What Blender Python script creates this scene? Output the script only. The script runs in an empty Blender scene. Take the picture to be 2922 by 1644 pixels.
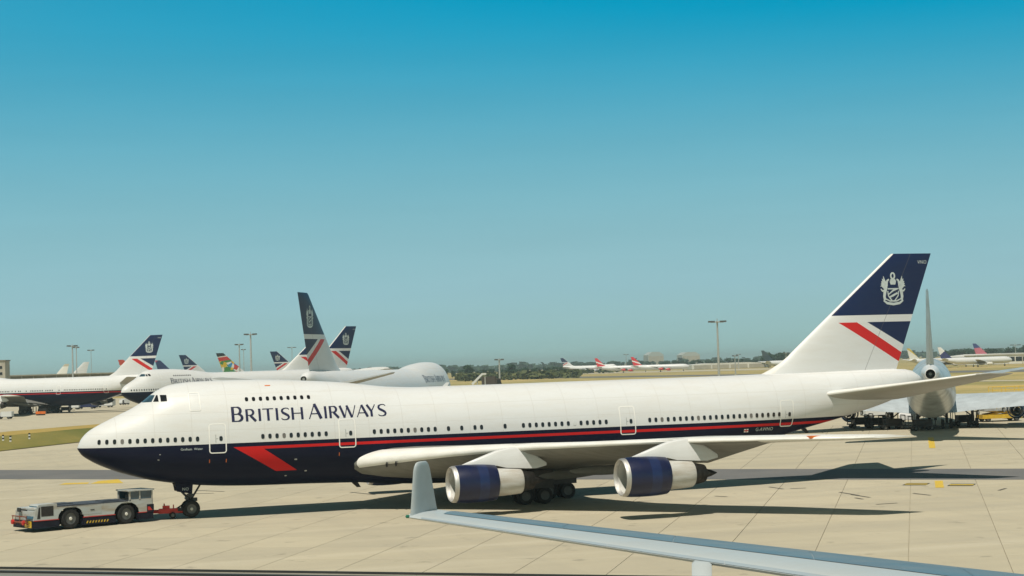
import bpy, bmesh, math, random
from mathutils import Vector, Matrix
R = math.radians
random.seed(7)
SC = bpy.context.scene
COL = SC.collection

# ------------------------------------------------------------------ camera
CAM = Vector((-11.768, -131.778, 10.066))
YAW, PIT, ROL, FPX = 1.24607, 0.04276, -0.03123, 5207.7
FH = Vector((math.cos(YAW), math.sin(YAW), 0))
RH = Vector((math.sin(YAW), -math.cos(YAW), 0))
_d = Vector((math.cos(YAW) * math.cos(PIT), math.sin(YAW) * math.cos(PIT), math.sin(PIT)))
_u = RH.cross(_d)
_r2 = RH * math.cos(ROL) + _u * math.sin(ROL)
_u2 = -RH * math.sin(ROL) + _u * math.cos(ROL)
cam_data = bpy.data.cameras.new('camera')
cam_data.sensor_width = 36
cam_data.lens = FPX * 36 / 2922
cam_data.clip_start = 0.5
cam_data.clip_end = 30000
cam = bpy.data.objects.new('camera', cam_data)
m = Matrix((_r2, _u2, -_d)).transposed().to_4x4()
m.translation = CAM
cam.matrix_world = m
COL.objects.link(cam)
SC.camera = cam

# ------------------------------------------------------------------ sky, sun, exposure
SUN_RIGHT, SUN_AWAY = 0.16, 0.50        # ground shift of a shadow per metre of height
sh = RH * SUN_RIGHT + FH * SUN_AWAY
sun_dir = Vector((-sh.x, -sh.y, 1)).normalized()      # towards the sun
SUN_EL = math.asin(sun_dir.z)
SUN_AZ = math.atan2(sun_dir.x, sun_dir.y)             # clockwise from +Y
world = bpy.data.worlds.new('World')
SC.world = world
world.use_nodes = True
wt = world.node_tree
wt.nodes.clear()
wo = wt.nodes.new('ShaderNodeOutputWorld')
bg = wt.nodes.new('ShaderNodeBackground')
sky = wt.nodes.new('ShaderNodeTexSky')
sky.sky_type = 'NISHITA'
sky.sun_disc = False
sky.sun_elevation = SUN_EL
sky.sun_rotation = SUN_AZ
sky.altitude = 0
sky.air_density = 1.0
sky.dust_density = 0.6
sky.ozone_density = 3.0
tc = wt.nodes.new('ShaderNodeTexCoord')
def wm(op, a, b=None, clamp=False):
    q = wt.nodes.new('ShaderNodeMath'); q.operation = op; q.use_clamp = clamp
    for i, w in enumerate((a, b)):
        if w is None: continue
        if isinstance(w, (int, float)): q.inputs[i].default_value = w
        else: wt.links.new(w, q.inputs[i])
    return q.outputs[0]
sx = wt.nodes.new('ShaderNodeSeparateXYZ')
wt.links.new(tc.outputs['Generated'], sx.inputs[0])
# the print shows a steep, even fade from a pale horizon to deep cyan: read the sky higher up, the same all round
elev = wm('MINIMUM', wm('ADD', wm('MULTIPLY', wm('MAXIMUM', sx.outputs[2], 0.0), 2.6), .22), .97)
cx = wt.nodes.new('ShaderNodeCombineXYZ')
flat = wm('SQRT', wm('SUBTRACT', 1.0, wm('MULTIPLY', elev, elev)))
hyp = wm('MAXIMUM', wm('SQRT', wm('ADD', wm('MULTIPLY', sx.outputs[0], sx.outputs[0]), wm('MULTIPLY', sx.outputs[1], sx.outputs[1]))), 1e-4)
wt.links.new(wm('MULTIPLY', wm('DIVIDE', sx.outputs[0], hyp), flat), cx.inputs[0])
wt.links.new(wm('MULTIPLY', wm('DIVIDE', sx.outputs[1], hyp), flat), cx.inputs[1])
wt.links.new(elev, cx.inputs[2])
wt.links.new(cx.outputs[0], sky.inputs['Vector'])
sc_ = wt.nodes.new('ShaderNodeSeparateColor')
wt.links.new(sky.outputs['Color'], sc_.inputs[0])
# colour response of the old film print, per channel
def film(ch, off, slope, top):
    x = wm('MAXIMUM', wm('SUBTRACT', wm('MULTIPLY', ch, .1), off), 0.0)
    return wm('MULTIPLY', wm('SUBTRACT', 1.0, wm('EXPONENT', wm('MULTIPLY', x, -slope))), top)
KS = 1 / (1.11 * .1)
cr = wm('ADD', film(sc_.outputs[0], .081, 36.0, .335 * KS), .001 * KS)
cg = film(sc_.outputs[1], .102, 27.0, .545 * KS)
cb = wm('SUBTRACT', film(sc_.outputs[2], .0, 9.0, .60 * KS), wm('MULTIPLY', wm('MAXIMUM', wm('SUBTRACT', wm('MULTIPLY', sc_.outputs[2], .1), .42), 0.0), .75 * KS))
cc = wt.nodes.new('ShaderNodeCombineColor')
cn = wt.nodes.new('ShaderNodeTexNoise'); cm = wt.nodes.new('ShaderNodeMapping'); cm.inputs['Scale'].default_value = (3.0, 3.0, 34.0); cm.inputs['Rotation'].default_value = (.03, .05, 0)
cn.inputs['Scale'].default_value = 1.6; cn.inputs['Detail'].default_value = 6; cn.inputs['Roughness'].default_value = .6
wt.links.new(tc.outputs['Generated'], cm.inputs['Vector']); wt.links.new(cm.outputs[0], cn.inputs['Vector'])
thin = wm('ADD', wm('MULTIPLY', wm('SUBTRACT', cn.outputs['Fac'], .5), .10), 1.0)
dark = wm('SUBTRACT', 1.0, wm('MULTIPLY', wm('MINIMUM', wm('MAXIMUM', wm('MULTIPLY', wm('SUBTRACT', sx.outputs[2], .20), 3.0), 0.0), 1.0), .86))  # dims the sky above the camera's view, added to weaken fill and deepen shadows
for i, w in enumerate((cr, cg, cb)): wt.links.new(wm('MULTIPLY', wm('MULTIPLY', w, dark), thin), cc.inputs[i])
wt.links.new(cc.outputs[0], bg.inputs['Color'])
wt.links.new(bg.outputs['Background'], wo.inputs['Surface'])
bg.inputs['Strength'].default_value = 0.1
sun_data = bpy.data.lights.new('sun', 'SUN')
sun_data.energy = 4.0
sun_data.angle = R(0.53)
sun_data.color = (1.0, 0.93, 0.81)
sun = bpy.data.objects.new('sun', sun_data)
sun.rotation_euler = sun_dir.to_track_quat('Z', 'Y').to_euler()
sun.location = (0, 0, 300)
COL.objects.link(sun)
SC.view_settings.view_transform = 'Standard'
SC.view_settings.look = 'None'
SC.view_settings.gamma = 1.0
SC.view_settings.use_curve_mapping = False
SC.view_settings.exposure = 0.15

# ------------------------------------------------------------------ helpers
def ray(u, v):
    return _d * FPX + _r2 * (u - 1461) - _u2 * (v - 822)
SLOPE, D_LEVEL, D_FLAT = 0.012, 135.0, 300.0
def gz(D):                               # the apron falls gently towards the camera
    return SLOPE * (min(max(D, -200), D_FLAT) - D_LEVEL)
def depth(p): return (Vector((p[0], p[1], 0)) - Vector((CAM.x, CAM.y, 0))).dot(FH)
def ground(u, v):                        # where a line of sight meets the ground
    r = ray(u, v); rf = r.dot(FH)
    t = (-SLOPE * D_LEVEL - CAM.z) / (r.z - SLOPE * rf)
    if t < 0 or t * rf > D_FLAT: t = (gz(1e4) - CAM.z) / r.z
    return CAM + r * t
def far(u, D, z=None):                   # a place D metres out, under picture column u
    a = CAM + FH * D + RH * ((u - 1461) / FPX * D)
    return Vector((a.x, a.y, gz(D) if z is None else z))
def hz(u):
    return 1090 - (u / 2922) * 91
def zof(u, v, D):                        # height seen at row v, D metres out
    return CAM.z - (v - hz(u)) * D / FPX

def tag(o, label=None, cat=None, group=None, kind=None):
    if label: o['label'] = label
    if cat: o['category'] = cat
    if group: o['group'] = group
    if kind: o['kind'] = kind
    return o
def link(name, me, parent=None, mats=None):
    o = bpy.data.objects.new(name, me)
    COL.objects.link(o)
    if parent is not None: o.parent = parent
    if mats is not None:
        if not isinstance(mats, (list, tuple)): mats = [mats]
        if me is not None and len(me.materials) == 0:
            for q in mats: me.materials.append(q)
        elif me is not None and me.materials[0] != mats[0]:
            o.material_slots[0].link = 'OBJECT'; o.material_slots[0].material = mats[0]
    return o
def empty(name, loc=(0, 0, 0), rz=0.0):
    o = bpy.data.objects.new(name, None)
    o.empty_display_size = 0.5
    COL.objects.link(o)
    o.location = loc
    o.rotation_euler = (0, 0, rz)
    return o

class MB:
    """collects faces; build() links them as one mesh object"""
    def __init__(s): s.v = []; s.f = []
    def add(s, vs, fs):
        n = len(s.v); s.v += [tuple(p) for p in vs]; s.f += [tuple(i + n for i in f) for f in fs]
    def box(s, c, d, rz=0.0, taper=1.0):
        x, y, z = d[0] / 2, d[1] / 2, d[2] / 2
        M = Matrix.Rotation(rz, 3, 'Z')
        vs = []
        for sz in (-1, 1):
            k = taper if sz > 0 else 1.0
            for sx, sy in ((-1, -1), (1, -1), (1, 1), (-1, 1)):
                vs.append(Vector(c) + M @ Vector((sx * x * k, sy * y * k, sz * z)))
        s.add(vs, [(3, 2, 1, 0), (4, 5, 6, 7), (0, 1, 5, 4), (1, 2, 6, 5), (2, 3, 7, 6), (3, 0, 4, 7)])
    def tube(s, a, b, r, r2=None, n=8, cap=True):
        a, b = Vector(a), Vector(b); r2 = r if r2 is None else r2
        q = (b - a).to_track_quat('Z', 'Y')
        vs = []
        for p, rr in ((a, r), (b, r2)):
            for i in range(n):
                t = 2 * math.pi * i / n
                vs.append(p + q @ Vector((rr * math.cos(t), rr * math.sin(t), 0)))
        fs = [(i, (i + 1) % n, n + (i + 1) % n, n + i) for i in range(n)]
        if cap: fs += [tuple(range(n))[::-1], tuple(range(n, 2 * n))]
        s.add(vs, fs)
    def loft(s, rings, cap=True):
        n = len(rings[0]); vs = [p for r in rings for p in r]; fs = []
        for k in range(len(rings) - 1):
            for i in range(n):
                j = (i + 1) % n
                fs.append((k * n + i, k * n + j, (k + 1) * n + j, (k + 1) * n + i))
        if cap:
            fs.append(tuple(range(n))[::-1]); fs.append(tuple(range((len(rings) - 1) * n, len(rings) * n)))
        s.add(vs, fs)
    def lathe(s, prof, o=(0, 0, 0), axis='x', n=32, cap=False):
        rings = []
        for a, r in prof:
            ring = []
            for i in range(n):
                t = 2 * math.pi * i / n
                c, d_ = r * math.cos(t), r * math.sin(t)
                p = {'x': (a, c, d_), 'y': (d_, a, c), 'z': (c, d_, a)}[axis]
                ring.append((o[0] + p[0], o[1] + p[1], o[2] + p[2]))
            rings.append(ring)
        s.loft(rings, cap)
    def prism(s, poly, y0, y1):             # polygon in x,z pushed from y0 to y1
        n = len(poly)
        vs = [(x, y0, z) for x, z in poly] + [(x, y1, z) for x, z in poly]
        s.add(vs, [tuple(range(n)), tuple(range(n, 2 * n))[::-1]] + [(i, n + i, n + (i + 1) % n, (i + 1) % n) for i in range(n)])
    def mesh(s, name, smooth=False, ang=35):
        me = bpy.data.meshes.new(name)
        me.from_pydata(s.v, [], s.f)
        bm = bmesh.new(); bm.from_mesh(me)
        bmesh.ops.recalc_face_normals(bm, faces=bm.faces)
        bm.to_mesh(me); bm.free()
        if smooth:
            me.polygons.foreach_set('use_smooth', [True] * len(me.polygons))
            try: me.set_sharp_from_angle(angle=R(ang))
            except Exception: pass
        me.update()
        return me
    def build(s, name, mat, parent=None, smooth=False, ang=35):
        return link(name, s.mesh(name, smooth, ang), parent, mat)

class NT:
    """small node-tree writer"""
    def __init__(s, name):
        s.m = bpy.data.materials.new(name); s.m.use_nodes = True
        s.t = s.m.node_tree; s.b = s.t.nodes['Principled BSDF']
    def n(s, kind, **kw):
        q = s.t.nodes.new(kind)
        for k, v in kw.items(): setattr(q, k, v)
        return q
    def l(s, a, b): s.t.links.new(a, b)
    def mth(s, op, a, b=None, clamp=False):
        q = s.n('ShaderNodeMath', operation=op, use_clamp=clamp)
        for i, w in enumerate((a, b)):
            if w is None: continue
            if isinstance(w, (int, float)): q.inputs[i].default_value = w
            else: s.l(w, q.inputs[i])
        return q.outputs[0]
    def gt(s, a, b): return s.mth('GREATER_THAN', a, b)
    def lt(s, a, b): return s.mth('LESS_THAN', a, b)
    def both(s, *a):
        r = a[0]
        for q in a[1:]: r = s.mth('MULTIPLY', r, q)
        return r
    def either(s, a, b): return s.mth('MAXIMUM', a, b)
    def mix(s, fac, a, b, mode='MIX'):
        q = s.n('ShaderNodeMix', data_type='RGBA', blend_type=mode)
        for i, w in ((0, fac), (6, a), (7, b)):
            if isinstance(w, (int, float)): q.inputs[i].default_value = w
            elif isinstance(w, tuple): q.inputs[i].default_value = (*w, 1) if len(w) == 3 else w
            else: s.l(w, q.inputs[i])
        return q.outputs[2]
    def noise(s, vec, scale, detail=4, rough=.55, out='Fac'):
        q = s.n('ShaderNodeTexNoise'); q.inputs['Scale'].default_value = scale
        q.inputs['Detail'].default_value = detail; q.inputs['Roughness'].default_value = rough
        if vec is not None: s.l(vec, q.inputs['Vector'])
        return q.outputs[out]
    def ramp(s, fac, lo, hi, a=0.0, b=1.0):
        q = s.n('ShaderNodeMapRange', clamp=True); s.l(fac, q.inputs[0])
        for i, w in ((1, lo), (2, hi), (3, a), (4, b)): q.inputs[i].default_value = w
        return q.outputs[0]
    def stretch(s, vec, sc, rz=0.0):
        q = s.n('ShaderNodeMapping'); q.inputs['Scale'].default_value = sc
        q.inputs['Rotation'].default_value = (0, 0, rz); s.l(vec, q.inputs['Vector']); return q.outputs[0]
    def obj(s): return s.n('ShaderNodeTexCoord').outputs['Object']
    def pos(s): return s.n('ShaderNodeNewGeometry').outputs['Position']
    def sep(s, v):
        q = s.n('ShaderNodeSeparateXYZ'); s.l(v, q.inputs[0]); return q.outputs
    def done(s, col, rough=.5, metal=0.0, spec=None, coat=0.0):
        def put(key, w):
            if isinstance(w, (int, float)): s.b.inputs[key].default_value = w
            elif isinstance(w, tuple): s.b.inputs[key].default_value = (*w, 1)
            else: s.l(w, s.b.inputs[key])
        put('Base Color', col); put('Roughness', rough); put('Metallic', metal)
        if spec is not None: put('Specular IOR Level', spec)
        if coat: put('Coat Weight', coat); s.b.inputs['Coat Roughness'].default_value = .12
        return s.m
    def bump(s, h, strength=.2, dist=.02):
        q = s.n('ShaderNodeBump'); q.inputs['Strength'].default_value = strength
        q.inputs['Distance'].default_value = dist; s.l(h, q.inputs['Height']); s.l(q.outputs[0], s.b.inputs['Normal'])

def plain(name, col, rough=.5, metal=0.0, var=.18, scale=1.5, coat=0.0, spec=None):
    t = NT(name); o = t.obj()
    f = t.noise(o, scale, 5)
    dk = tuple(c * (1 - var) for c in col); lt = tuple(min(1, c * (1 + var * .6)) for c in col)
    return t.done(t.mix(t.ramp(f, .3, .7), dk, lt), t.ramp(f, .3, .7, min(1, rough * 1.1), rough * .9), metal, spec, coat)

WHITE = (.665, .675, .68); NAVY = (.007, .009, .026); RED = (.56, .018, .018)

def grime(t, o, amount=.5):
    """streaks and smudges on aircraft paint, with a shape of their own"""
    st = t.noise(t.stretch(o, (.35, 1, 2.2)), 1.1, 6, .6)
    sp = t.noise(o, 5.0, 6, .65)
    return t.mth('ADD', t.ramp(st, .42, .75, 0, amount * .7), t.ramp(sp, .6, .85, 0, amount * .35))

def m_fuselage():
    t = NT('airline_livery'); o = t.obj(); x, y, z = t.sep(o)
    navy = t.lt(z, 5.25)
    d_ = t.mth('SUBTRACT', 4.97, z)
    xl = t.mth('ADD', t.mth('MULTIPLY', d_, 1.676), 10.45)
    xr = t.mth('ADD', t.mth('MULTIPLY', d_, 1.50), 12.30)
    stripe = t.both(t.lt(z, 4.97), t.gt(z, 4.77), t.gt(x, xl))
    arrow = t.both(t.lt(z, 4.97), t.gt(z, 3.13), t.gt(x, xl), t.lt(x, xr))
    red = t.either(stripe, arrow)
    g = grime(t, o, .55)
    # frame and lap joints of the skin, faint
    fx = t.mth('PINGPONG', x, 1.27)
    lap = t.mth('PINGPONG', z, .62)
    j = t.mth('MAXIMUM', t.lt(fx, .022), t.lt(lap, .014))
    white = t.mix(t.mth('MULTIPLY', j, .34), WHITE, (.45, .43, .40))
    white = t.mix(t.mth('MULTIPLY', g, .7), white, (.55, .50, .42))
    nv = t.mix(t.mth('MULTIPLY', g, .5), NAVY, (.03, .03, .045))
    c = t.mix(navy, white, nv)
    c = t.mix(red, c, RED)
    return t.done(c, t.ramp(g, 0, .5, .36, .55), spec=t.mth('SUBTRACT', .38, t.mth('MULTIPLY', navy, .30)))

def m_fin():
    t = NT('airline_fin'); o = t.obj(); x, y, z = t.sep(o)
    top = t.gt(z, 13.31)
    b = t.lt(z, 12.74)
    k = t.mth('SUBTRACT', 12.74, z)
    tri = t.both(b, t.gt(x, t.mth('ADD', t.mth('MULTIPLY', k, 1.825), 62.85)))
    red = t.both(b, t.gt(x, t.mth('ADD', t.mth('MULTIPLY', k, 1.712), 60.22)), t.lt(x, t.mth('ADD', t.mth('MULTIPLY', k, 1.66), 61.90)))
    g = grime(t, o, .4)
    le = t.lt(x, t.mth('ADD', t.mth('MULTIPLY', t.mth('SUBTRACT', z, 10.73), 1.199), 56.60))
    # rudder hinge line
    hx = t.mth('ABSOLUTE', t.mth('SUBTRACT', x, t.mth('ADD', t.mth('MULTIPLY', t.mth('SUBTRACT', z, 9.05), .50), 62.6)))
    hinge = t.lt(hx, .03)
    white = t.mix(t.mth('MULTIPLY', g, .8), WHITE, (.52, .47, .40))
    c = t.mix(t.mth('MAXIMUM', top, tri), white, t.mix(g, (.008, .018, .068), (.02, .03, .07)))
    c = t.mix(red, c, RED)
    c = t.mix(t.mth('MULTIPLY', hinge, .5), c, (.1, .1, .1))
    c = t.mix(le, c, (.72, .70, .67))
    return t.done(c, .40, spec=.3)

def m_white(name, base=WHITE, dirt=.6, rough=.38):
    t = NT(name); o = t.obj(); g = grime(t, o, dirt)
    return t.done(t.mix(g, base, (.34, .30, .24)), t.ramp(g, 0, .5, rough, rough + .2), coat=.1)

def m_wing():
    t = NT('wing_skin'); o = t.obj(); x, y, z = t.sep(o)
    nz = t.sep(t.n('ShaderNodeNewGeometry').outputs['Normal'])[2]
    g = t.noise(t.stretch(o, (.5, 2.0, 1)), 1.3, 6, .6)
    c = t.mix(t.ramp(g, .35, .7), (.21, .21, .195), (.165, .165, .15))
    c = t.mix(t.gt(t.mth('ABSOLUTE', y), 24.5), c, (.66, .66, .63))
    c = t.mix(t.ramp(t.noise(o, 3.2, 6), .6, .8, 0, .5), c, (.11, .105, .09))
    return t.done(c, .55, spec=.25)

def m_metal(name, col, rough=.3, var=.25, scale=2.0):
    t = NT(name); o = t.obj(); f = t.noise(t.stretch(o, (2.5, 1, 1)), scale, 6)
    return t.done(t.mix(t.ramp(f, .3, .7), tuple(c * (1 - var) for c in col), col), t.ramp(f, .3, .7, rough * 1.4, rough), 1.0)

M = {}
M['liv'] = m_fuselage(); M['fin'] = m_fin()
M['white'] = m_white('white_paint', dirt=.35)
M['offwhite'] = m_white('dirty_white_paint', (.72, .70, .64), .8)
M['core'] = m_white('core_cowl_paint', (.52, .52, .50), 1.4, .5)
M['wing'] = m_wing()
M['stab'] = m_white('tailplane_paint', (.36, .36, .33), .5, .5)
M['wingle'] = m_white('leading_edge_paint', (.78, .77, .74), .35)
M['navy'] = plain('navy_letter_paint', (.016, .018, .06), .35)
M['cowl'] = plain('engine_blue', (.005, .009, .045), .4, var=.2, coat=.05)
M['cowlband'] = plain('engine_light_blue', (.008, .019, .078), .4, var=.2, coat=.05)
M['lip'] = m_metal('polished_lip', (.62, .61, .59), .5)
M['inlet'] = plain('inlet_liner', (.60, .60, .57), .45, .1)
M['dark'] = plain('dark_metal', (.025, .024, .023), .5, .4, .4, 4)
M['nozzle'] = m_metal('burnt_nozzle', (.07, .065, .06), .5, .5)
M['tyre'] = plain('tyre_rubber', (.012, .012, .012), .8, 0, .3, 6)
M['hub'] = plain('wheel_hub', (.11, .11, .105), .5, .3)
M['glass'] = plain('cabin_window_glass', (.012, .013, .016), .12, 0, .3, 3)
M['blind'] = plain('lowered_blind', (.16, .15, .14), .4, 0, .2, 3)
M['cglass'] = plain('cockpit_glass', (.03, .07, .10), .06, 0, .2, 2, coat=.6)
M['trim'] = plain('door_trim', (.82, .81, .78), .4, 0, .06)
M['silver'] = plain('crest_silver', (.52, .58, .58), .4, 0, .12, 5)
M['red'] = plain('red_paint', (.52, .02, .015), .4, 0, .25, 2)
M['orange'] = plain('orange_paint', (.70, .16, .02), .45, 0, .2, 2)
M['yellow'] = plain('yellow_paint', (.62, .40, .03), .5, 0, .25, 2)
M['bare'] = plain('bare_silver_skin', (.47, .50, .50), .32, .2, .3, .7)
M['blue_eng'] = plain('blue_nacelle', (.02, .04, .16), .35)
M['strut'] = plain('gear_grey', (.045, .045, .045), .5, .2, .3, 4)
M['galv'] = plain('galvanised_steel', (.45, .46, .45), .5, .3, .2, 3)
M['black'] = plain('black_paint', (.012, .012, .014), .5)

# ------------------------------------------------------------------ fuselage shape of the jumbo
XS = [0, .25, .72, 1.38, 2.2, 2.96, 3.65, 4.52, 5.17, 5.64, 6.47, 8.23, 10.6, 13, 15.4, 18.4, 20.3, 22.8, 25.1, 30, 38, 44, 47, 50, 53, 56, 60, 64, 66.5, 67.45, 67.8]
ZT = [5.32, 5.86, 6.36, 6.76, 7.16, 7.51, 7.82, 8.32, 8.82, 9.14, 9.47, 9.66, 9.69, 9.66, 9.54, 9.33, 9.12, 8.82, 8.73, 8.73, 8.75, 8.75, 8.76, 8.77, 8.80, 8.83, 8.87, 8.88, 8.80, 8.35, 8.0]
ZB = [5.18, 4.78, 4.42, 4.04, 3.67, 3.38, 3.16, 2.90, 2.74, 2.65, 2.51, 2.27, 2.10, 2.02, 1.99, 1.92, 1.86, 1.80, 1.76, 1.75, 1.75, 1.80, 2.06, 2.62, 3.38, 4.18, 5.05, 6.05, 6.95, 7.45, 7.9]
WD = [.08, .50, .92, 1.33, 1.68, 1.95, 2.16, 2.38, 2.53, 2.62, 2.77, 3.00, 3.17, 3.25, 3.25, 3.25, 3.25, 3.25, 3.25, 3.25, 3.25, 3.24, 3.17, 3.02, 2.78, 2.45, 1.95, 1.30, .82, .50, .12]
ZM = [5.25, 5.24, 5.22, 5.2, 5.16, 5.13, 5.1, 5.08, 5.06, 5.05, 5.04, 5.02, 5.0, 5, 5, 5, 5, 5, 5, 5, 5, 5.03, 5.15, 5.45, 5.85, 6.25, 6.85, 7.35, 7.8, 7.95, 7.95]
def interp(T, x):
    n = len(XS)
    if x <= XS[0]: return T[0]
    if x >= XS[-1]: return T[-1]
    i = max(k for k in range(n) if XS[k] <= x); i = min(i, n - 2)
    def tan(k):
        if k == 0: return (T[1] - T[0]) / (XS[1] - XS[0])
        if k == n - 1: return (T[-1] - T[-2]) / (XS[-1] - XS[-2])
        a = (T[k] - T[k - 1]) / (XS[k] - XS[k - 1]); b = (T[k + 1] - T[k]) / (XS[k + 1] - XS[k])
        if a * b <= 0: return 0.0
        return 2 * a * b / (a + b)
    h = XS[i + 1] - XS[i]; s = (x - XS[i]) / h
    return ((2 * s**3 - 3 * s**2 + 1) * T[i] + (s**3 - 2 * s**2 + s) * h * tan(i) + (-2 * s**3 + 3 * s**2) * T[i + 1] + (s**3 - s**2) * h * tan(i + 1))
PW = 2.12
def halfw(x, z):
    zm = interp(ZM, x); h = interp(ZT, x) - zm if z > zm else zm - interp(ZB, x)
    s = abs(z - zm) / max(h, 1e-4)
    return interp(WD, x) * max(0.0, 1 - s**PW) ** (1 / PW)
def skin(x, z, side=-1, off=0.0):
    y = halfw(x, z); e = .03
    gx = (halfw(x + e, z) - halfw(x - e, z)) / (2 * e); gz = (halfw(x, z + e) - halfw(x, z - e)) / (2 * e)
    n = Vector((-gx, 1, -gz)).normalized()
    p = Vector((x, y, z)) + n * off
    return Vector((p.x, side * p.y, p.z)), Vector((n.x, side * n.y, n.z))

def fuselage_mesh():
    b = MB(); xs = []
    x = 0.0
    while x < 67.8:
        xs.append(x); x += .12 if x < 1 else (.25 if x < 8 else (.6 if x < 26 else (1.2 if x < 44 else .6)))
    xs.append(67.8)
    N = 60; rings = []
    for x in xs:
        zt, zb, zm, w = interp(ZT, x), interp(ZB, x), interp(ZM, x), interp(WD, x); ring = []
        for i in range(N):
            t = 2 * math.pi * i / N; c, s = math.cos(t), math.sin(t)
            y = w * math.copysign(abs(c) ** (2 / PW), c)
            h = (zt - zm) if s > 0 else (zm - zb)
            ring.append((x, y, zm + h * math.copysign(abs(s) ** (2 / PW), s)))
        rings.append(ring)
    b.loft(rings)
    return b.mesh('fuselage', True, 60)

def foil(n=13):
    """unit chord, half thickness for t/c = 1"""
    out = []
    for i in range(n):
        c = .5 * (1 - math.cos(math.pi * i / (n - 1)))
        t = 5 * (.2969 * math.sqrt(c) - .126 * c - .3516 * c**2 + .2843 * c**3 - .1036 * c**4)
        out.append((c, max(t, .004)))
    return out
FOIL = foil()
def wing_ring(le, chord, tc, ztw, side, camber=.01):
    """section at le=(x,y,z): trailing edge lies ztw below the leading edge"""
    up, dn = [], []
    for c, t in FOIL:
        z = le[2] - ztw * c + camber * chord * math.sin(math.pi * c)
        up.append((le[0] + chord * c, side * le[1], z + t * tc * chord * 1.05))
        dn.append((le[0] + chord * c, side * le[1], z - t * tc * chord * .95))
    return up[::-1] + dn[1:]
# y, LE x, chord, LE z, t/c, drop of TE
WST = [(0.0, 17.2, 19.6, 3.30, .120, 1.1), (3.0, 19.3, 17.3, 3.42, .135, 1.2), (4.4, 20.9, 15.6, 3.62, .132, 1.25), (7.5, 24.3, 12.9, 4.0, .118, 1.35),
       (11.7, 28.5, 10.0, 4.38, .105, 1.45), (16, 32.6, 8.5, 4.58, .095, 1.62), (18, 34.5, 7.9, 4.66, .092, 1.02), (20.0, 36.4, 7.3, 4.72, .09, .42), (20.8, 37.2, 7.0, 4.74, .09, .26), (26, 42.1, 5.2, 4.83, .085, .12), (29.3, 45.3, 4.0, 4.86, .08, .06), (29.8, 46.2, 3.2, 4.87, .04, .03)]
def wing_mesh(side):
    b = MB(); b.loft([wing_ring((x, y, z), c, tc, tw, side) for y, x, c, z, tc, tw in WST])
    return b.mesh('wing', True, 50)
def wing_at(y):
    for a, b_ in zip(WST, WST[1:]):
        if a[0] <= y <= b_[0]:
            s = (y - a[0]) / (b_[0] - a[0]); return [p + (q - p) * s for p, q in zip(a, b_)]
def slat_mesh(side):
    """white band along the leading edge, 4 mm proud of the skin"""
    b = MB(); rings = []
    for y in (3.05, 3.7, 4.4, 6, 8, 10, 12.5, 15, 18, 21, 24, 27, 29.2):
        _, x, c, z, tc, tw = wing_at(y); r = []
        km = .10 + .26 * max(0.0, (y - 20) / 9.2); pts = [(km * .5 * (1 - math.cos(math.pi * i / 12)),) for i in range(13)]; pts = [(k, 5 * (.2969 * math.sqrt(k) - .126 * k - .3516 * k**2 + .2843 * k**3 - .1036 * k**4)) for (k,) in pts]; low = [(k, t) for k, t in foil(61) if 0 < k <= .012]
        cam_ = lambda k: z - tw * k + .01 * c * math.sin(math.pi * k)
        for k, t in pts[::-1]: r.append((x + c * k - .006, side * y, cam_(k) + t * tc * c * 1.05 + .006))
        for k, t in low: r.append((x + c * k - .006, side * y, cam_(k) - t * tc * c * .95 - .006))
        rings.append(r)
    b.loft(rings)
    return b.mesh('leading_edge', True, 60)

FZ = [(8.2, 52.4), (8.75, 53.2), (9.15, 54.1), (9.6, 54.95), (10.1, 55.65), (10.73, 56.38), (13, 59.1), (16, 62.7), (18.1, 65.22), (18.3, 65.5)]
def fin_le(z):
    for a, b_ in zip(FZ, FZ[1:]):
        if a[0] <= z <= b_[0]: return a[1] + (b_[1] - a[1]) * (z - a[0]) / (b_[0] - a[0])
    return FZ[0][1] if z < 8.2 else FZ[-1][1]
def fin_te(z): return 65.63 + (z - 9.05) * .387
def fin_half(x, z):
    l, t = fin_le(z), fin_te(z); c = (x - l) / (t - l)
    k = 5 * (.2969 * math.sqrt(max(c, 0)) - .126 * c - .3516 * c**2 + .2843 * c**3 - .1036 * c**4)
    return max(k * .085 * (t - l), .004)
def fin_mesh():
    b = MB(); rings = []
    for z in [8.2, 8.5, 8.75, 8.95, 9.15, 9.4, 9.6, 9.85, 10.1, 10.4, 10.73, 11.5, 13, 14.5, 16, 17.2, 18.1, 18.3]:
        l, t = fin_le(z), fin_te(z); c = t - l; th = .085 if z < 18.2 else .05
        up = [(l + c * k, -h * th * c, z) for k, h in FOIL]; dn = [(l + c * k, h * th * c, z) for k, h in FOIL]
        rings.append(up[::-1] + dn[1:])
    b.loft(rings)
    return b.mesh('fin', True, 50)
def stab_mesh(side):
    b = MB(); rings = []
    for y, x, c, z, tc, tw in ((0, 56.0, 9.6, 6.75, .09, .35), (1.2, 57.0, 9.0, 6.92, .09, .35), (6, 61.6, 6.0, 7.62, .085, .2), (10.8, 66.2, 3.0, 8.33, .08, .08), (11.1, 66.9, 2.3, 8.37, .04, .04)):
        rings.append(wing_ring((x, y, z), c, tc, tw, side, 0))
    b.loft(rings)
    return b.mesh('stabiliser', True, 50)

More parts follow.
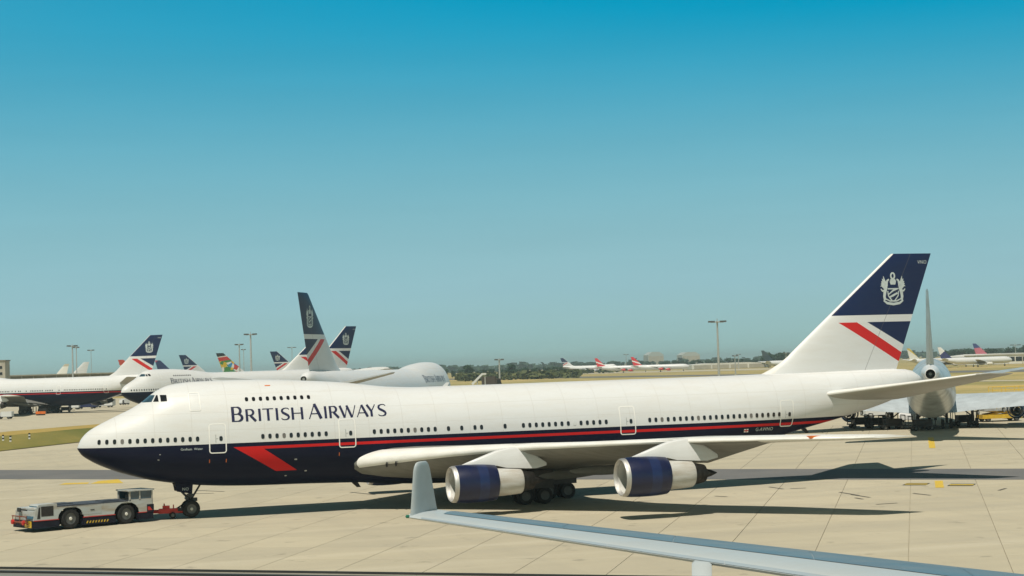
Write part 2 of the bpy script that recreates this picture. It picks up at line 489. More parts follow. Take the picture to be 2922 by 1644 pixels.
def stab_le_mesh(side):
    b = MB(); rings = []
    for y, x, c, z, tc, tw in ((1.6, 57.38, 8.75, 6.98, .09, .34), (6, 61.6, 6.0, 7.62, .085, .2), (10.7, 66.1, 3.06, 8.315, .08, .083)):
        r = []; hi = [.20 * .5 * (1 - math.cos(math.pi * i / 10)) for i in range(11)]; lo = [.004, .008]
        th = lambda k: 5 * (.2969 * math.sqrt(k) - .126 * k - .3516 * k**2 + .2843 * k**3 - .1036 * k**4)
        for k in hi[::-1]: r.append((x + c * k - .006, side * y, z - tw * k + th(k) * tc * c * 1.05 + .006))
        for k in lo: r.append((x + c * k - .006, side * y, z - tw * k - th(k) * tc * c * .95 - .006))
        rings.append(r)
    b.loft(rings)
    return b.mesh('leading_edge', True, 60)

# ------------------------------------------------------------------ lettering
def strip(pts):
    """a brush stroke: list of (x, z, width) -> list of quads in x,z"""
    out = []; n = len(pts); L = []; Rr = []
    for i, (x, z, w) in enumerate(pts):
        a = pts[max(i - 1, 0)]; c = pts[min(i + 1, n - 1)]
        dx, dz = c[0] - a[0], c[1] - a[1]; q = math.hypot(dx, dz) or 1
        nx, nz = -dz / q * w / 2, dx / q * w / 2
        L.append((x + nx, z + nz)); Rr.append((x - nx, z - nz))
    for i in range(n - 1): out.append((L[i], L[i + 1], Rr[i + 1], Rr[i]))
    return out
def sub(a, b, n=5):
    return [tuple(p + (q - p) * i / n for p, q in zip(a, b)) for i in range(n + 1)]
def glyph(ch, w, h, T, t):
    """flared capitals: thick stems, thin bars"""
    Q = []
    S = lambda a, b: Q.extend(strip(sub(a, b)))
    if ch == 'I': S((w / 2, 0, T), (w / 2, h, T))
    elif ch == 'H': S((T / 2, 0, T), (T / 2, h, T)); S((w - T / 2, 0, T), (w - T / 2, h, T)); S((T, h * .52, t), (w - T, h * .52, t))
    elif ch == 'T': S((w / 2, 0, T), (w / 2, h - t, T)); S((0, h - t / 2, t), (w, h - t / 2, t))
    elif ch in 'BR':
        S((T / 2, 0, T), (T / 2, h, T))
        def bowl(z0, z1, x1):
            cz, rz = (z0 + z1) / 2, (z1 - z0) / 2 - t / 2; x0 = T; k = []
            k.append((x0, z1 - t / 2, t)); xm = x0 + (x1 - x0) * .35; k.append((xm, z1 - t / 2, t))
            for i in range(1, 12):
                a = math.pi / 2 - math.pi * i / 12; c = math.cos(a)
                k.append((xm + (x1 - T / 2 - xm) * c, cz + rz * math.sin(a), t + (T - t) * c))
            k.append((xm, z0 + t / 2, t)); k.append((x0, z0 + t / 2, t)); Q.extend(strip(k))
        if ch == 'B': bowl(h * .5 - t / 2, h, w * .9); bowl(0, h * .5 + t / 2, w)
        else: bowl(h * .46, h, w * .82); S((T + (w - T) * .25, h * .48, T), (w - T * .45, 0, T * 1.05))
    elif ch == 'A': S((t * .6, 0, t), (w * .5 - t * .2, h, t)); S((w * .48, h, T), (w - T * .55, 0, T * 1.1)); S((w * .22, h * .34, t), (w * .75, h * .34, t))
    elif ch == 'W':
        S((T * .5, h, T), (w * .30, 0, T)); S((w * .31, 0, t), (w * .50, h, t)); S((w * .47, h, T), (w * .72, 0, T)); S((w * .73, 0, t), (w - t * .5, h, t))
    elif ch == 'Y': S((T * .5, h, T), (w * .52, h * .45, T)); S((w - t * .5, h, t), (w * .54, h * .45, t * 1.2)); S((w * .52, h * .48, T), (w * .52, 0, T))
    elif ch == 'S':
        p = [(.93, .86, t), (.80, .95, t), (.60, .975, t), (.38, .95, t * 1.2), (.2, .86, T * .8), (.15, .73, T * .95), (.24, .61, T), (.42, .53, T), (.60, .455, T), (.78, .36, T), (.86, .24, T * .95), (.78, .11, T * .75), (.6, .04, t * 1.2), (.38, .025, t), (.18, .06, t), (.05, .15, t)]
        Q.extend(strip([(x * w, z * h, q) for x, z, q in p]))
    return Q
def quads_on(quads, f, name, thick=None):
    b = MB()
    for q in quads: b.add([f(x, z) for x, z in q], [(0, 1, 2, 3)])
    return b.mesh(name)
TITLE = [('B', 265, 410, 533, 1), ('R', 437, 572, 0, 0), ('I', 588, 630, 0, 0), ('T', 645, 782, 0, 0), ('I', 801, 843, 0, 0), ('S', 868, 982, 0, 0), ('H', 1000, 1145, 0, 0),
         ('A', 1208, 1380, 0, 1), ('I', 1398, 1443, 0, 0), ('R', 1465, 1592, 0, 0), ('W', 1588, 1800, 0, 0), ('A', 1800, 1952, 0, 0), ('Y', 1925, 2045, 0, 0), ('S', 2065, 2178, 0, 0)]
def title_x(p):
    s = (p - 265) / 1913; return 10.42 + s * 11.32 + .28 * s * (s - 1)
def font_mesh(text, size):
    cu = bpy.data.curves.new('t', 'FONT'); cu.body = text; cu.size = size; cu.resolution_u = 2
    ob = bpy.data.objects.new('t', cu); COL.objects.link(ob)
    dg = bpy.context.evaluated_depsgraph_get()
    me = bpy.data.meshes.new_from_object(ob.evaluated_get(dg))
    bpy.data.objects.remove(ob); bpy.data.curves.remove(cu)
    v = [tuple(p.co) for p in me.vertices]; f = [tuple(p.vertices) for p in me.polygons]
    bpy.data.meshes.remove(me)
    return v, f
def text_on(text, x0, x1, f, name, z0, flip=False):
    """printed lettering laid on a surface: f(x, z) -> point"""
    v, fc = font_mesh(text, 1.0)
    w = max(p[0] for p in v); k = (x1 - x0) / w
    b = MB(); b.add([f((x1 - p[0] * k) if flip else (x0 + p[0] * k), z0 + p[1] * k) for p in v], fc)
    return b.mesh(name)

# crest on the fin: pieces in a unit square, x to the right, z up, centre 0,0
def arc(cx, cz, rx, rz, a0, a1, n, w0, w1):
    return [(cx + rx * math.cos(R(a0 + (a1 - a0) * i / n)), cz + rz * math.sin(R(a0 + (a1 - a0) * i / n)), w0 + (w1 - w0) * i / n) for i in range(n + 1)]
def crest_quads():
    Q = []
    Q += strip(arc(0, .37, .065, .085, 0, 360, 10, .05, .05))           # crest top
    Q += strip([(0, .28, .16), (0, .20, .22), (0, .12, .16)])           # helmet
    for s in (-1, 1):
        for i in range(5):                                              # feathers
            a = 62 + i * 14
            x0, z0 = s * (.20 + .02 * i), .08 - .02 * i
            l = .30 - .028 * i
            Q += strip([(x0, z0, .055), (x0 + s * l * .55 * math.cos(R(118 - a)) , z0 + l * .6 * math.sin(R(a)), .06), (x0 + s * l * .9 * math.sin(R(26 + 9 * i)), z0 + l * math.cos(R(20 + 12 * i)), .015)])
        Q += strip([(s * .13, .27, .05), (s * .19, .24, .06), (s * .22, .14, .08), (s * .25, .02, .10), (s * .29, -.10, .10), (s * .31, -.22, .09), (s * .29, -.32, .09)])   # supporters
        Q += strip([(s * .42, .0, .03), (s * .37, -.06, .05), (s * .30, -.05, .06)])
        Q += strip([(s * .19, -.06, .035), (s * .17, -.2, .035), (s * .05, -.34, .04)])   # shield edge
    Q += strip([(-.19, .0, .035), (.19, .0, .035)])
    Q += strip([(-.16, -.16, .03), (.0, -.05, .05), (.16, .0, .03)])     # bars on the shield
    Q += strip([(-.12, -.24, .05), (.02, -.18, .06), (.15, -.12, .05)])
    Q += strip([(-.34, -.33, .05), (-.22, -.41, .07), (0, -.44, .075), (.22, -.41, .07), (.34, -.33, .05)])   # ribbon
    Q += strip([(-.30, -.27, .03), (-.12, -.35, .04), (.12, -.35, .04), (.30, -.27, .03)])
    return Q

def round_plate(w, h, t, n=3, r=.3):
    pts = []
    rr = r * min(w, h)
    for cx, cz, a0 in ((w / 2 - rr, h / 2 - rr, 0), (-w / 2 + rr, h / 2 - rr, 90), (-w / 2 + rr, -h / 2 + rr, 180), (w / 2 - rr, -h / 2 + rr, 270)):
        for i in range(n): a = R(a0 + 90 * i / (n - 1)); pts.append((cx + rr * math.cos(a), cz + rr * math.sin(a)))
    return pts
CACHE = {}
def cached(key, fn):
    if key not in CACHE: CACHE[key] = fn()
    return CACHE[key]
def win_mesh():
    b = MB(); b.prism(round_plate(.235, .345, 0, 3, .42), -.012, .0); return b.mesh('window')
def patch(poly_fn, nx, nz, side, off):
    """a piece of skin standing off the fuselage: poly_fn(s,t) -> x,z"""
    b = MB(); vs = []
    for j in range(nz + 1):
        for i in range(nx + 1): vs.append(skin(*poly_fn(i / nx, j / nz), side, off)[0])
    b.add(vs, [(j * (nx + 1) + i, j * (nx + 1) + i + 1, (j + 1) * (nx + 1) + i + 1, (j + 1) * (nx + 1) + i) for j in range(nz) for i in range(nx)])
    return b
def quad_fn(a, b, c, d):     # corners: bottom front, bottom rear, top rear, top front
    return lambda s, t: tuple((a[k] * (1 - s) + b[k] * s) * (1 - t) + (d[k] * (1 - s) + c[k] * s) * t for k in (0, 1))
def frame_strip(x0, x1, z0, z1, w, side, off, r=.16):
    P = []
    for cx, cz, a0 in ((x1 - r, z1 - r, 0), (x0 + r, z1 - r, 90), (x0 + r, z0 + r, 180), (x1 - r, z0 + r, 270)):
        for i in range(4): a = R(a0 + 30 * i); P.append((cx + r * math.cos(a), cz + r * math.sin(a), w))
    # fill the long sides
    F = []
    P.append(P[0])
    for p, q in zip(P, P[1:]):
        n = max(1, int(math.hypot(p[0] - q[0], p[1] - q[1]) / .18))
        F += [tuple(p[k] + (q[k] - p[k]) * i / n for k in range(3)) for i in range(n)]
    F.append(P[0])
    return quads_on(strip(F), lambda x, z: skin(x, z, side, off)[0], 'door_frame')

K0 = 1.372
def window_stations():
    ks = list(range(0, 14)) + list(range(22, 32)) + list(range(38, 48)) + [49, 51, 53, 54, 57.6] + [60.42 + i for i in range(14)] + [80.42 + i for i in range(23)]
    return [K0 + .508 * k for k in ks]
DOORS = [(8.80, 9.95, 4.62, 6.64, 9.60), (18.08, 19.27, 4.62, 6.62, 18.92), (39.82, 41.03, 4.64, 6.74, 40.68), (53.55, 54.70, 4.70, 6.72, 54.35)]
ENG = [(23.77, 11.7, 2.11), (32.62, 20.8, 2.59)]

def engine(root, side, e, mats, short=False):
    x, y, z = e; o = (x, side * y, z)
    def lat(key, prof, n=36):
        def mk():
            b = MB(); b.lathe(prof, (0, 0, 0), 'x', n); return b.mesh(key, True, 40)
        return cached('eng_' + key, mk)
    cowl = link('engine', lat('engine', [(.30, 1.262), (.6, 1.30), (1.2, 1.325), (1.75, 1.32)]), root, mats['cowl']); cowl.location = o
    def part(name, prof, mat, n=36):
        return link(name, lat(name, prof, n), cowl, mat)
    part('lip', [(.30, 1.262), (.16, 1.245), (.06, 1.215), (.0, 1.165), (.05, 1.12), (.16, 1.09), (.3, 1.075)], mats['lip'])
    part('inlet', [(.3, 1.075), (.6, 1.07), (1.0, 1.10), (1.25, 1.12)], mats['inlet'])
    part('cowl_band', [(1.75, 1.32), (2.1, 1.31), (2.45, 1.295)], mats['band'])
    part('rear_cowl', [(2.45, 1.295), (2.8, 1.265), (3.15, 1.22), (3.2, 1.19), (3.16, 1.16), (2.9, 1.12)], mats['cowl'])
    part('core_cowl', [(2.7, .98), (3.2, .98), (3.9, .95), (4.6, .90), (5.02, .86), (5.1, .80), (5.0, .74)], mats['core'])
    part('nozzle', [(4.9, .76), (5.4, .70), (5.9, .60), (5.98, .56), (5.8, .52)], M['nozzle'])
    part('exhaust_plug', [(5.3, .45), (5.9, .36), (6.5, .2), (6.9, .03)], M['nozzle'], 20)
    def fan():
        b = MB(); b.lathe([(1.22, 1.12), (1.22, .3)], (0, 0, 0), 'x', 36)
        for i in range(24):
            a = 2 * math.pi * i / 24
            p = [Vector((1.0 + .12 * k, r * math.cos(a + k * .09), r * math.sin(a + k * .09))) for r in (.34, 1.08) for k in (-.5, .5)]
            b.add(p, [(0, 1, 3, 2)])
        return b.mesh('fan')
    if not short:
        link('fan', cached('eng_fan', fan), cowl, M['dark'])
        part('spinner', [(.72, .02), (.8, .14), (.95, .28), (1.15, .36), (1.22, .36)], M['strut'], 20)
    def pyl():
        b = MB()
        top = [(.75, 1.27), (1.4, 1.50), (2.4, 1.85), (3.3, 2.16), (4.0, 2.30), (4.6, 2.36), (5.4, 2.2), (6.2, 1.75), (7.0, 1.2)]
        bot = [(.75, 1.2), (1.4, 1.15), (2.4, 1.12), (3.16, 1.1), (3.3, .92), (4.2, .88), (5.0, .82), (6.0, .78), (7.0, .95)]
        rings = []
        for (xa, za), (xb, zb) in zip(top, bot):
            h = .24 * min(1, .25 + (xa - .75) / 1.4) * (1 if xa < 5.5 else max(.15, (7.3 - xa) / 1.8))
            rings.append([(xa, h * .55, za), (xa, h, za - .12), (xa, h, zb + .05), (xa, -h, zb + .05), (xa, -h, za - .12), (xa, -h * .55, za)])
        b.loft(rings); return b.mesh('pylon', True, 50)
    py = link('pylon', cached('pylon', pyl), root, mats['pylon']); py.location = o
    return cowl

def wheel(parent, loc, r, w, name='wheel'):
    def mk():
        b = MB(); b.lathe([(-w / 2, r * .55), (-w / 2, r * .86), (-w * .36, r * .97), (-w * .15, r), (w * .15, r), (w * .36, r * .97), (w / 2, r * .86), (w / 2, r * .55)], (0, 0, 0), 'y', 24)
        return b.mesh('wheel', True, 40)
    def hub():
        b = MB(); b.lathe([(-w * .42, r * .05), (-w * .45, r * .2), (-w * .36, r * .42), (-w * .44, r * .56), (w * .44, r * .56), (w * .36, r * .42), (w * .45, r * .2), (w * .42, r * .05)], (0, 0, 0), 'y', 18, True)
        return b.mesh('hub', True, 40)
    o = link(name, cached(('wheel', r, w), mk), parent, M['tyre']); o.location = loc
    link('hub', cached(('hub', r, w), hub), o, M['hub'])
    for s_ in (-1, 1):
        def cap():
            b = MB(); b.lathe([(s_ * w * .47, r * .17), (s_ * w * .53, r * .13), (s_ * w * .54, .01)], (0, 0, 0), 'y', 12); return b.mesh('hub_cap', True, 40)
        if r in (.62, .7) and w != .44: link('hub_cap', cached(('cap', r, w, s_), cap), o, M['offwhite'])
    return o

def nose_gear(root, text=None):
    b = MB(); b.tube((7.8, 0, 2.6), (7.8, 0, .55), .15, .12, 12); b.tube((7.8, -.62, .6), (7.8, .62, .6), .09)
    b.tube((7.75, 0, 1.25), (6.6, 0, 2.5), .08); b.tube((7.9, 0, 1.3), (8.6, 0, 2.4), .07)
    b.box((7.8, 0, 1.55), (.42, .5, .22)); b.tube((7.55, -.25, 1.35), (7.55, .25, 1.35), .13, None, 10)
    b.box((8.12, 0, 1.25), (.34, .34, .24)); b.tube((7.6, 0, 1.1), (7.3, 0, .75), .07); b.tube((7.3, 0, .75), (7.7, 0, .5), .07)
    g = link('nose_gear', cached('ng', lambda: b.mesh('nose_gear', True, 40)), root, M['strut'])
    for s in (-1, 1):
        wheel(g, (7.8, s * .46, .62), .62, .42)
        def mk(s=s):
            c = MB(); c.prism([(6.65, 2.52), (7.92, 2.35), (7.86, 1.72), (7.35, 1.78), (6.78, 1.9)], s * .60, s * .64); return c.mesh('gear_door')
        d = link('gear_door', cached(('ngd', s), mk), g, M['liv'])
    if text:
        link('door_letters', cached('ngt', lambda: text_on('NO', 7.15, 7.62, lambda x, z: (x, -.646, z), 'door_letters', 1.95)), g, M['silver'])
def main_gear(root):
    for s in (-1, 1):
        for x, y in ((31.8, 5.5), (34.9, 1.95)):
            def mk(x=x, y=y, s=s):
                b = MB(); b.tube((x, s * y, 3.2), (x, s * y, .7), .22, .18, 12); b.box((x, s * y, .66), (1.9, .26, .28))
                b.tube((x - .1, s * y, 1.2), (x - 1.6, s * y, 2.8), .09); b.tube((x, s * y, 1.5), (x, s * (y - 1.4), 2.6), .09)
                for dx in (-.73, .73): b.tube((x + dx, s * y - .6, .62), (x + dx, s * y + .6, .62), .08)
                b.box((x + .1, s * (y + .5), 2.1), (1.3, .05, 1.5)); b.box((x + .2, s * (y - .75), 1.75), (2.6, .06, 1.5)); b.box((x + .2, s * (y + .8), 1.8), (2.4, .06, 1.3))
                return b.mesh('main_gear', True, 40)
            g = link('main_gear', cached(('mg', s, x), mk), root, M['strut'])
            for dx in (-.73, .73):
                for dy in (-.56, .56): wheel(g, (x + dx, s * y + dy, .62), .62, .44)

def canoe(root, side, mat):
    for i, (y, xo) in enumerate(((6.2, -5.4), (9.6, -4.6), (15.0, -4.2))):
        def mk(y=y, xo=xo):
            _, x, c, z, tc, tw = wing_at(y); te = x + c; zt = z - tw; b = MB(); rings = []
            L = 5.2 if y < 12 else 4.2
            for k in range(11):
                q = k / 10; xx = te + xo + L * 1.15 * q; rr = .36 * math.sin(math.pi * min(.985, max(.03, q ** .8))) ** .6
                f_ = (te - xx) / c
                zz = zt + tw * f_ - .30 - .12 * q - .5 * tc * c * max(0.0, min(1.0, f_ * 2.2))
                rings.append([(xx, side * y + rr * .62 * math.cos(2 * math.pi * i_ / 10), zz + rr * math.sin(2 * math.pi * i_ / 10)) for i_ in range(10)])
            b.loft(rings); return b.mesh('flap_fairing', True, 60)
        link('flap_fairing', cached(('canoe', side, i), mk), root, mat)

def jumbo(label, loc, rz, detail=2, sides=(-1,), hero=False, group=None, skin_mats=None, title=True):
    """nose at the origin, tail towards +x, port side at -y"""
    root = empty('airliner', loc, rz); tag(root, label, 'airliner', group)
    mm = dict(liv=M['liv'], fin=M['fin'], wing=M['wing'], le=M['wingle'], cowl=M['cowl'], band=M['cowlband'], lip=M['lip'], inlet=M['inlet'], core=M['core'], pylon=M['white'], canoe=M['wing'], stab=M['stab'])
    if skin_mats: mm.update(skin_mats)
    def part(name, key, fn, mat, parent=root):
        me = cached(key, fn); o = link(name, me, parent)
        if len(me.materials) == 0: me.materials.append(mat)
        if me.materials[0] != mat:
            o.material_slots[0].link = 'OBJECT'; o.material_slots[0].material = mat
        return o
    part('fuselage', 'fus', fuselage_mesh, mm['liv'])
    fin = part('fin', 'fin', fin_mesh, mm['fin'])
    for s in (-1, 1):
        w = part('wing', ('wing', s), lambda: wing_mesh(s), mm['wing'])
        part('leading_edge', ('le', s), lambda: slat_mesh(s), mm['le'], w)
        st = part('stabiliser', ('stab', s), lambda: stab_mesh(s), mm['stab'])
        part('leading_edge', ('stle', s), lambda: stab_le_mesh(s), mm['le'], st)
        if detail >= 1:
            for e in ENG: engine(root, s, e, mm, short=(detail < 2))
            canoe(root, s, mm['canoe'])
    if detail >= 1:
        nose_gear(root, hero); main_gear(root)
    def apu():
        b = MB(); b.lathe([(67.3, .34), (67.95, .30), (67.9, .24), (67.4, .2)], (0, 0, 7.95), 'x', 20, True); return b.mesh('apu_exhaust', True)
    if detail >= 1 and not hero: part('apu_exhaust', 'apu', apu, M['dark'])
    for s in sides:
        if title:
            for i, (ch, a, b_, _, big) in enumerate(TITLE):
                def mk(ch=ch, a=a, b_=b_, big=big, s=s):
                    x0, x1 = title_x(a), title_x(b_); h = 1.06 if big else .86
                    T, t = (.205, .075) if big else (.175, .065)
                    q = glyph(ch, x1 - x0, h, T, t)
                    f_ = (lambda x, z: skin(x0 + x, 6.74 + z, -1, .012)[0]) if s < 0 else (lambda x, z: skin(10.42 + 21.74 - x0 - x, 6.74 + z, 1, .012)[0])
                    return quads_on(q, f_, 'letter')
                part('letter', ('letter', s, i), mk, M['navy'])
            def cr(s=s):
                f_ = lambda x, z: (65.42 + x * 2.75 * 1.0 * (1 if s < 0 else -1), s * (fin_half(65.42 + x * 2.75 * (1 if s < 0 else -1), 15.42 + z * 2.85) + .012), 15.42 + z * 2.85)
                return quads_on(crest_quads(), f_, 'crest')
            part('crest', ('crest', s), cr, M['silver'], fin)
            if s < 0:
                f_ = lambda x, z: (x, -(fin_half(x, z) + .012), z)
                part('tail_letters', 'vno', lambda: text_on('VNO', 67.85, 68.75, f_, 'tail_letters', 17.45), M['silver'], fin)
        # cabin windows
        if detail >= 2 and s < 0:
            me = cached('win', win_mesh)
            for i, x in enumerate(window_stations()):
                p, n = skin(x, 5.65, s, .006); o = part('window', 'win', win_mesh, M['white'] if i == 47 else (M['blind'] if i in (3, 17, 30, 55, 61, 70) else M['glass']))
                o.location = p; o.rotation_euler = n.to_track_quat('-Y', 'Z').to_euler()
            for i in range(10):
                p, n = skin(11.6 + .5 * i, 8.30, s, .006); o = part('window', 'win', win_mesh, M['glass'])
                o.location = p; o.rotation_euler = n.to_track_quat('-Y', 'Z').to_euler()
        if detail >= 2:
            cw = [((4.50, 8.30), (5.06, 8.33), (5.36, 8.80), (5.12, 8.80)), ((5.16, 8.34), (5.52, 8.34), (5.52, 8.80), (5.44, 8.80)), ((5.66, 8.34), (6.08, 8.35), (6.08, 8.79), (5.66, 8.80))]
            for i, c in enumerate(cw):
                part('cockpit_window', ('cw', s, i), lambda: patch(quad_fn(*c), 5, 5, s, .012).mesh('cockpit_window', True), M['cglass'] if i == 0 else M['glass'])
    if detail >= 2 and -1 in sides:
        for i, (x0, x1, z0, z1, xw) in enumerate(DOORS):
            d = part('door', ('door', i), lambda: patch(quad_fn((x0 + .04, z0 + .04), (x1 - .04, z0 + .04), (x1 - .04, z1 - .04), (x0 + .04, z1 - .04)), 4, 12, -1, .010).mesh('door', True), mm['liv'])
            part('door_frame', ('dfr', i), lambda: frame_strip(x0, x1, z0, z1, .075, -1, .018), M['trim'], d)
            p, n = skin(xw, 5.62, -1, .016); o = part('door_window', 'win', win_mesh, M['glass'], d); o.location = p; o.rotation_euler = n.to_track_quat('-Y', 'Z').to_euler()
            part('handle', ('dh', i), lambda: quads_on(strip(sub((xw - .36, 5.35, .05), (xw - .36, 5.9, .05), 4)) + strip(sub((xw - .34, 5.62, .05), (xw - .2, 5.62, .05), 2)), lambda x, z: skin(x, z, -1, .016)[0], 'handle'), M['galv'], d)
        d = part('upper_door', 'udoor', lambda: patch(quad_fn((7.62, 7.66), (8.26, 7.66), (8.26, 8.84), (7.62, 8.84)), 4, 8, -1, .010).mesh('upper_door', True), mm['liv'])
        part('door_frame', 'udfr', lambda: frame_strip(7.58, 8.30, 7.62, 8.88, .055, -1, .018, .1), M['trim'], d)
    if hero:
        f_ = lambda x, z: skin(x, z, -1, .012)[0]
        part('ship_name', 'nm', lambda: text_on('Grafham  Water', 6.80, 8.32, f_, 'ship_name', 4.88), M['silver'])
        part('registration', 'reg', lambda: text_on('G-AWNO', 51.3, 52.95, f_, 'registration', 4.42), M['silver'])
        fl = part('flag', 'flag', lambda: quads_on(strip(sub((50.25, 4.5, .26), (50.65, 4.5, .26), 3)), f_, 'flag'), M['trim'])
        part('flag_cross', 'flagc', lambda: quads_on(strip(sub((50.25, 4.5, .08), (50.65, 4.5, .08), 3)) + strip(sub((50.45, 4.38, .08), (50.45, 4.62, .08), 2)), lambda x, z: skin(x, z, -1, .016)[0], 'flag_cross'), M['red'], fl)
        for k, (x, z) in enumerate(((8.79, 4.05), (9.95, 4.05), (18.06, 4.15))):
            part('door_marker', ('dm', k), lambda: quads_on(strip(sub((x, z - .12, .05), (x, z + .12, .05), 3)), f_, 'door_marker'), M['orange'])
        for k, (x, z, q) in enumerate(((14.9, 3.92, .09), (15.7, 3.05, .08), (14.3, 2.75, .07), (5.4, 4.65, .05), (5.3, 4.28, .06))):
            part('drain_mast', ('dr', k), lambda: quads_on(strip(sub((x - q, z, q), (x + q, z, q), 2)), f_, 'drain_mast'), M['galv'])
        def ant(x, z, L, h, sgn):
            b = MB(); b.prism([(x, z), (x + L, z), (x + L * 1.5, z + sgn * h), (x + L * .9, z + sgn * h)], -.03, .03); return b.mesh('antenna')
        part('antenna', 'a1', lambda: ant(19.6, 1.93, .5, .42, -1), M['dark'])
        part('antenna', 'a2', lambda: ant(56.6, 4.36, .5, .4, -1), M['dark'])
        part('antenna', 'a3', lambda: ant(26.8, 8.70, .4, .3, 1), M['white'])
        part('crown_marking', 'bc', lambda: quads_on(strip(sub((13.1, 9.22, .06), (13.5, 9.22, .06), 3)), f_, 'crown_marking'), M['orange'])
        # landing lights in the wing root
        for k, y in enumerate((4.55, 5.05)):
            _, x, c, z, tc, tw = wing_at(y)
            def mk():
                b = MB(); b.lathe([(x + .15, .20), (x + .09, .19), (x + .05, .02)], (0, -y, z - .33), 'x', 16); return b.mesh('landing_light', True)
            part('landing_light', ('ll', k), mk, M['dark'])
        def tiplight():
            b = MB(); b.box((43.6, -27.0, 4.95), (.9, .5, .16)); return b.mesh('tip_light')
        part('tip_light', 'tl', tiplight, M['orange'])
        def fairing():
            b = MB(); rings = []
            for k in range(17):
                q = k / 16; x = 17.0 + 22.5 * q; s_ = math.sin(math.pi * max(.02, min(.98, q))) ** .5
                rings.append([(x, (3.42 * s_) * math.cos(2 * math.pi * i / 28) * 1.0, 2.55 + (1.05 * s_) * math.sin(2 * math.pi * i / 28)) for i in range(28)])
            b.loft(rings); return b.mesh('belly_fairing', True, 60)
        part('belly_fairing', 'bf', fairing, M['liv'])
    return root

# ------------------------------------------------------------------ setting: ground, apron, grass, runway
def m_grass():
    t = NT('dry_grass'); p = t.pos()
    a = t.noise(p, .02, 5); b = t.noise(p, .35, 6, .65)
    c = t.mix(t.ramp(a, .38, .62), (.44, .34, .14), (.16, .17, .05))
    c = t.mix(t.ramp(b, .3, .75, 0, .7), c, (.52, .40, .19))
    return t.done(c, .9, spec=.1)
def m_concrete(name, slabs):
    t = NT(name); p = t.pos()
    big = t.noise(p, .03, 4); mid = t.noise(p, .25, 6, .62)
    streak = t.noise(t.stretch(p, (.9, .05, 1), R(-59)), .5, 6, .6)     # scrubbed along the rolling direction
    fine = t.noise(p, 6.0, 6, .7)
    c = t.mix(t.ramp(big, .3, .7), (0.457, 0.406, 0.293), (0.511, 0.458, 0.340))
    c = t.mix(t.ramp(mid, .35, .75, 0, .5), c, (0.430, 0.382, 0.277))
    c = t.mix(t.ramp(streak, .5, .78, 0, .5), c, (0.362, 0.327, 0.251))
    c = t.mix(t.ramp(fine, .55, .8, 0, .35), c, (0.353, 0.313, 0.230))
    if slabs:
        r1 = t.n('ShaderNodeObjectInfo').outputs['Random'] if slabs == 1 else t.n('ShaderNodeNewGeometry').outputs['Random Per Island']
        c = t.mix(t.ramp(r1, 0, 1, .0, .55), c, (0.398, 0.360, 0.272))
    lane = t.noise(t.stretch(p, (.06, 1.0, 1), R(18.6)), .35, 5, .55); c = t.mix(t.ramp(lane, .48, .72, 0, .42), c, (0.353, 0.322, 0.257)); c = t.mix(t.ramp(lane, .45, .28, 0, .35), c, (0.561, 0.513, 0.408))
    spots = t.noise(p, .6, 3, .5); c = t.mix(t.ramp(spots, .66, .74, 0, .40), c, (.12, .11, .09))
    t.bump(fine, .15, .01)
    return t.done(c, .85, spec=.2)
def m_asphalt():
    t = NT('asphalt'); p = t.pos()
    a = t.noise(p, .15, 5); b = t.noise(p, 5, 6, .7)
    c = t.mix(t.ramp(a, .35, .65), (.135, .135, .135), (.165, .16, .155)); c = t.mix(t.ramp(b, .5, .8, 0, .4), c, (.20, .19, .18))
    return t.done(c, .85, spec=.2)
M['grass'] = m_grass(); M['conc'] = m_concrete('apron_concrete', 0); M['slab'] = m_concrete('slab_concrete', 1); M['slabs'] = m_concrete('far_slab_concrete', 2); M['asph'] = m_asphalt()
M['joint'] = plain('joint_sealant', (.33, .29, .205), .9, 0, .3, .5)
def sheet(name, pts, mat, z, kind='structure'):
    me = bpy.data.meshes.new(name); bm = bmesh.new()
    bm.faces.new([bm.verts.new((p[0], p[1], 0)) for p in pts])
    for D in (-200, D_FLAT):
        bmesh.ops.bisect_plane(bm, geom=bm.verts[:] + bm.edges[:] + bm.faces[:], dist=1e-5, plane_co=(CAM.x + FH.x * D, CAM.y + FH.y * D, 0), plane_no=FH)
    for w in bm.verts: w.co.z = gz(depth(w.co)) + z
    bmesh.ops.recalc_face_normals(bm, faces=bm.faces)
    if sum(f.normal.z for f in bm.faces) < 0: bmesh.ops.reverse_faces(bm, faces=bm.faces)
    bm.to_mesh(me); bm.free()
    o = link(name, me, None, mat); return tag(o, kind=kind)
sheet('ground', [(-14000, -14000), (14000, -14000), (14000, 14000), (-14000, 14000)], M['grass'], -.14)
G2 = Vector((.515, .857, 0)).normalized(); G1 = Vector((G2.y, -G2.x, 0))
P_ = lambda u, v: ground(u, v)
apron_pts = [CAM + RH * -160 - FH * 60, CAM + RH * 260 - FH * 60, far(4300, 330), P_(3300, 1152), P_(2300, 1140), P_(1700, 1128), P_(900, 1125), P_(-100, 1145), far(-1500, 700), far(-1500, 250)]
apron = sheet('apron', apron_pts, M['conc'], -.07)

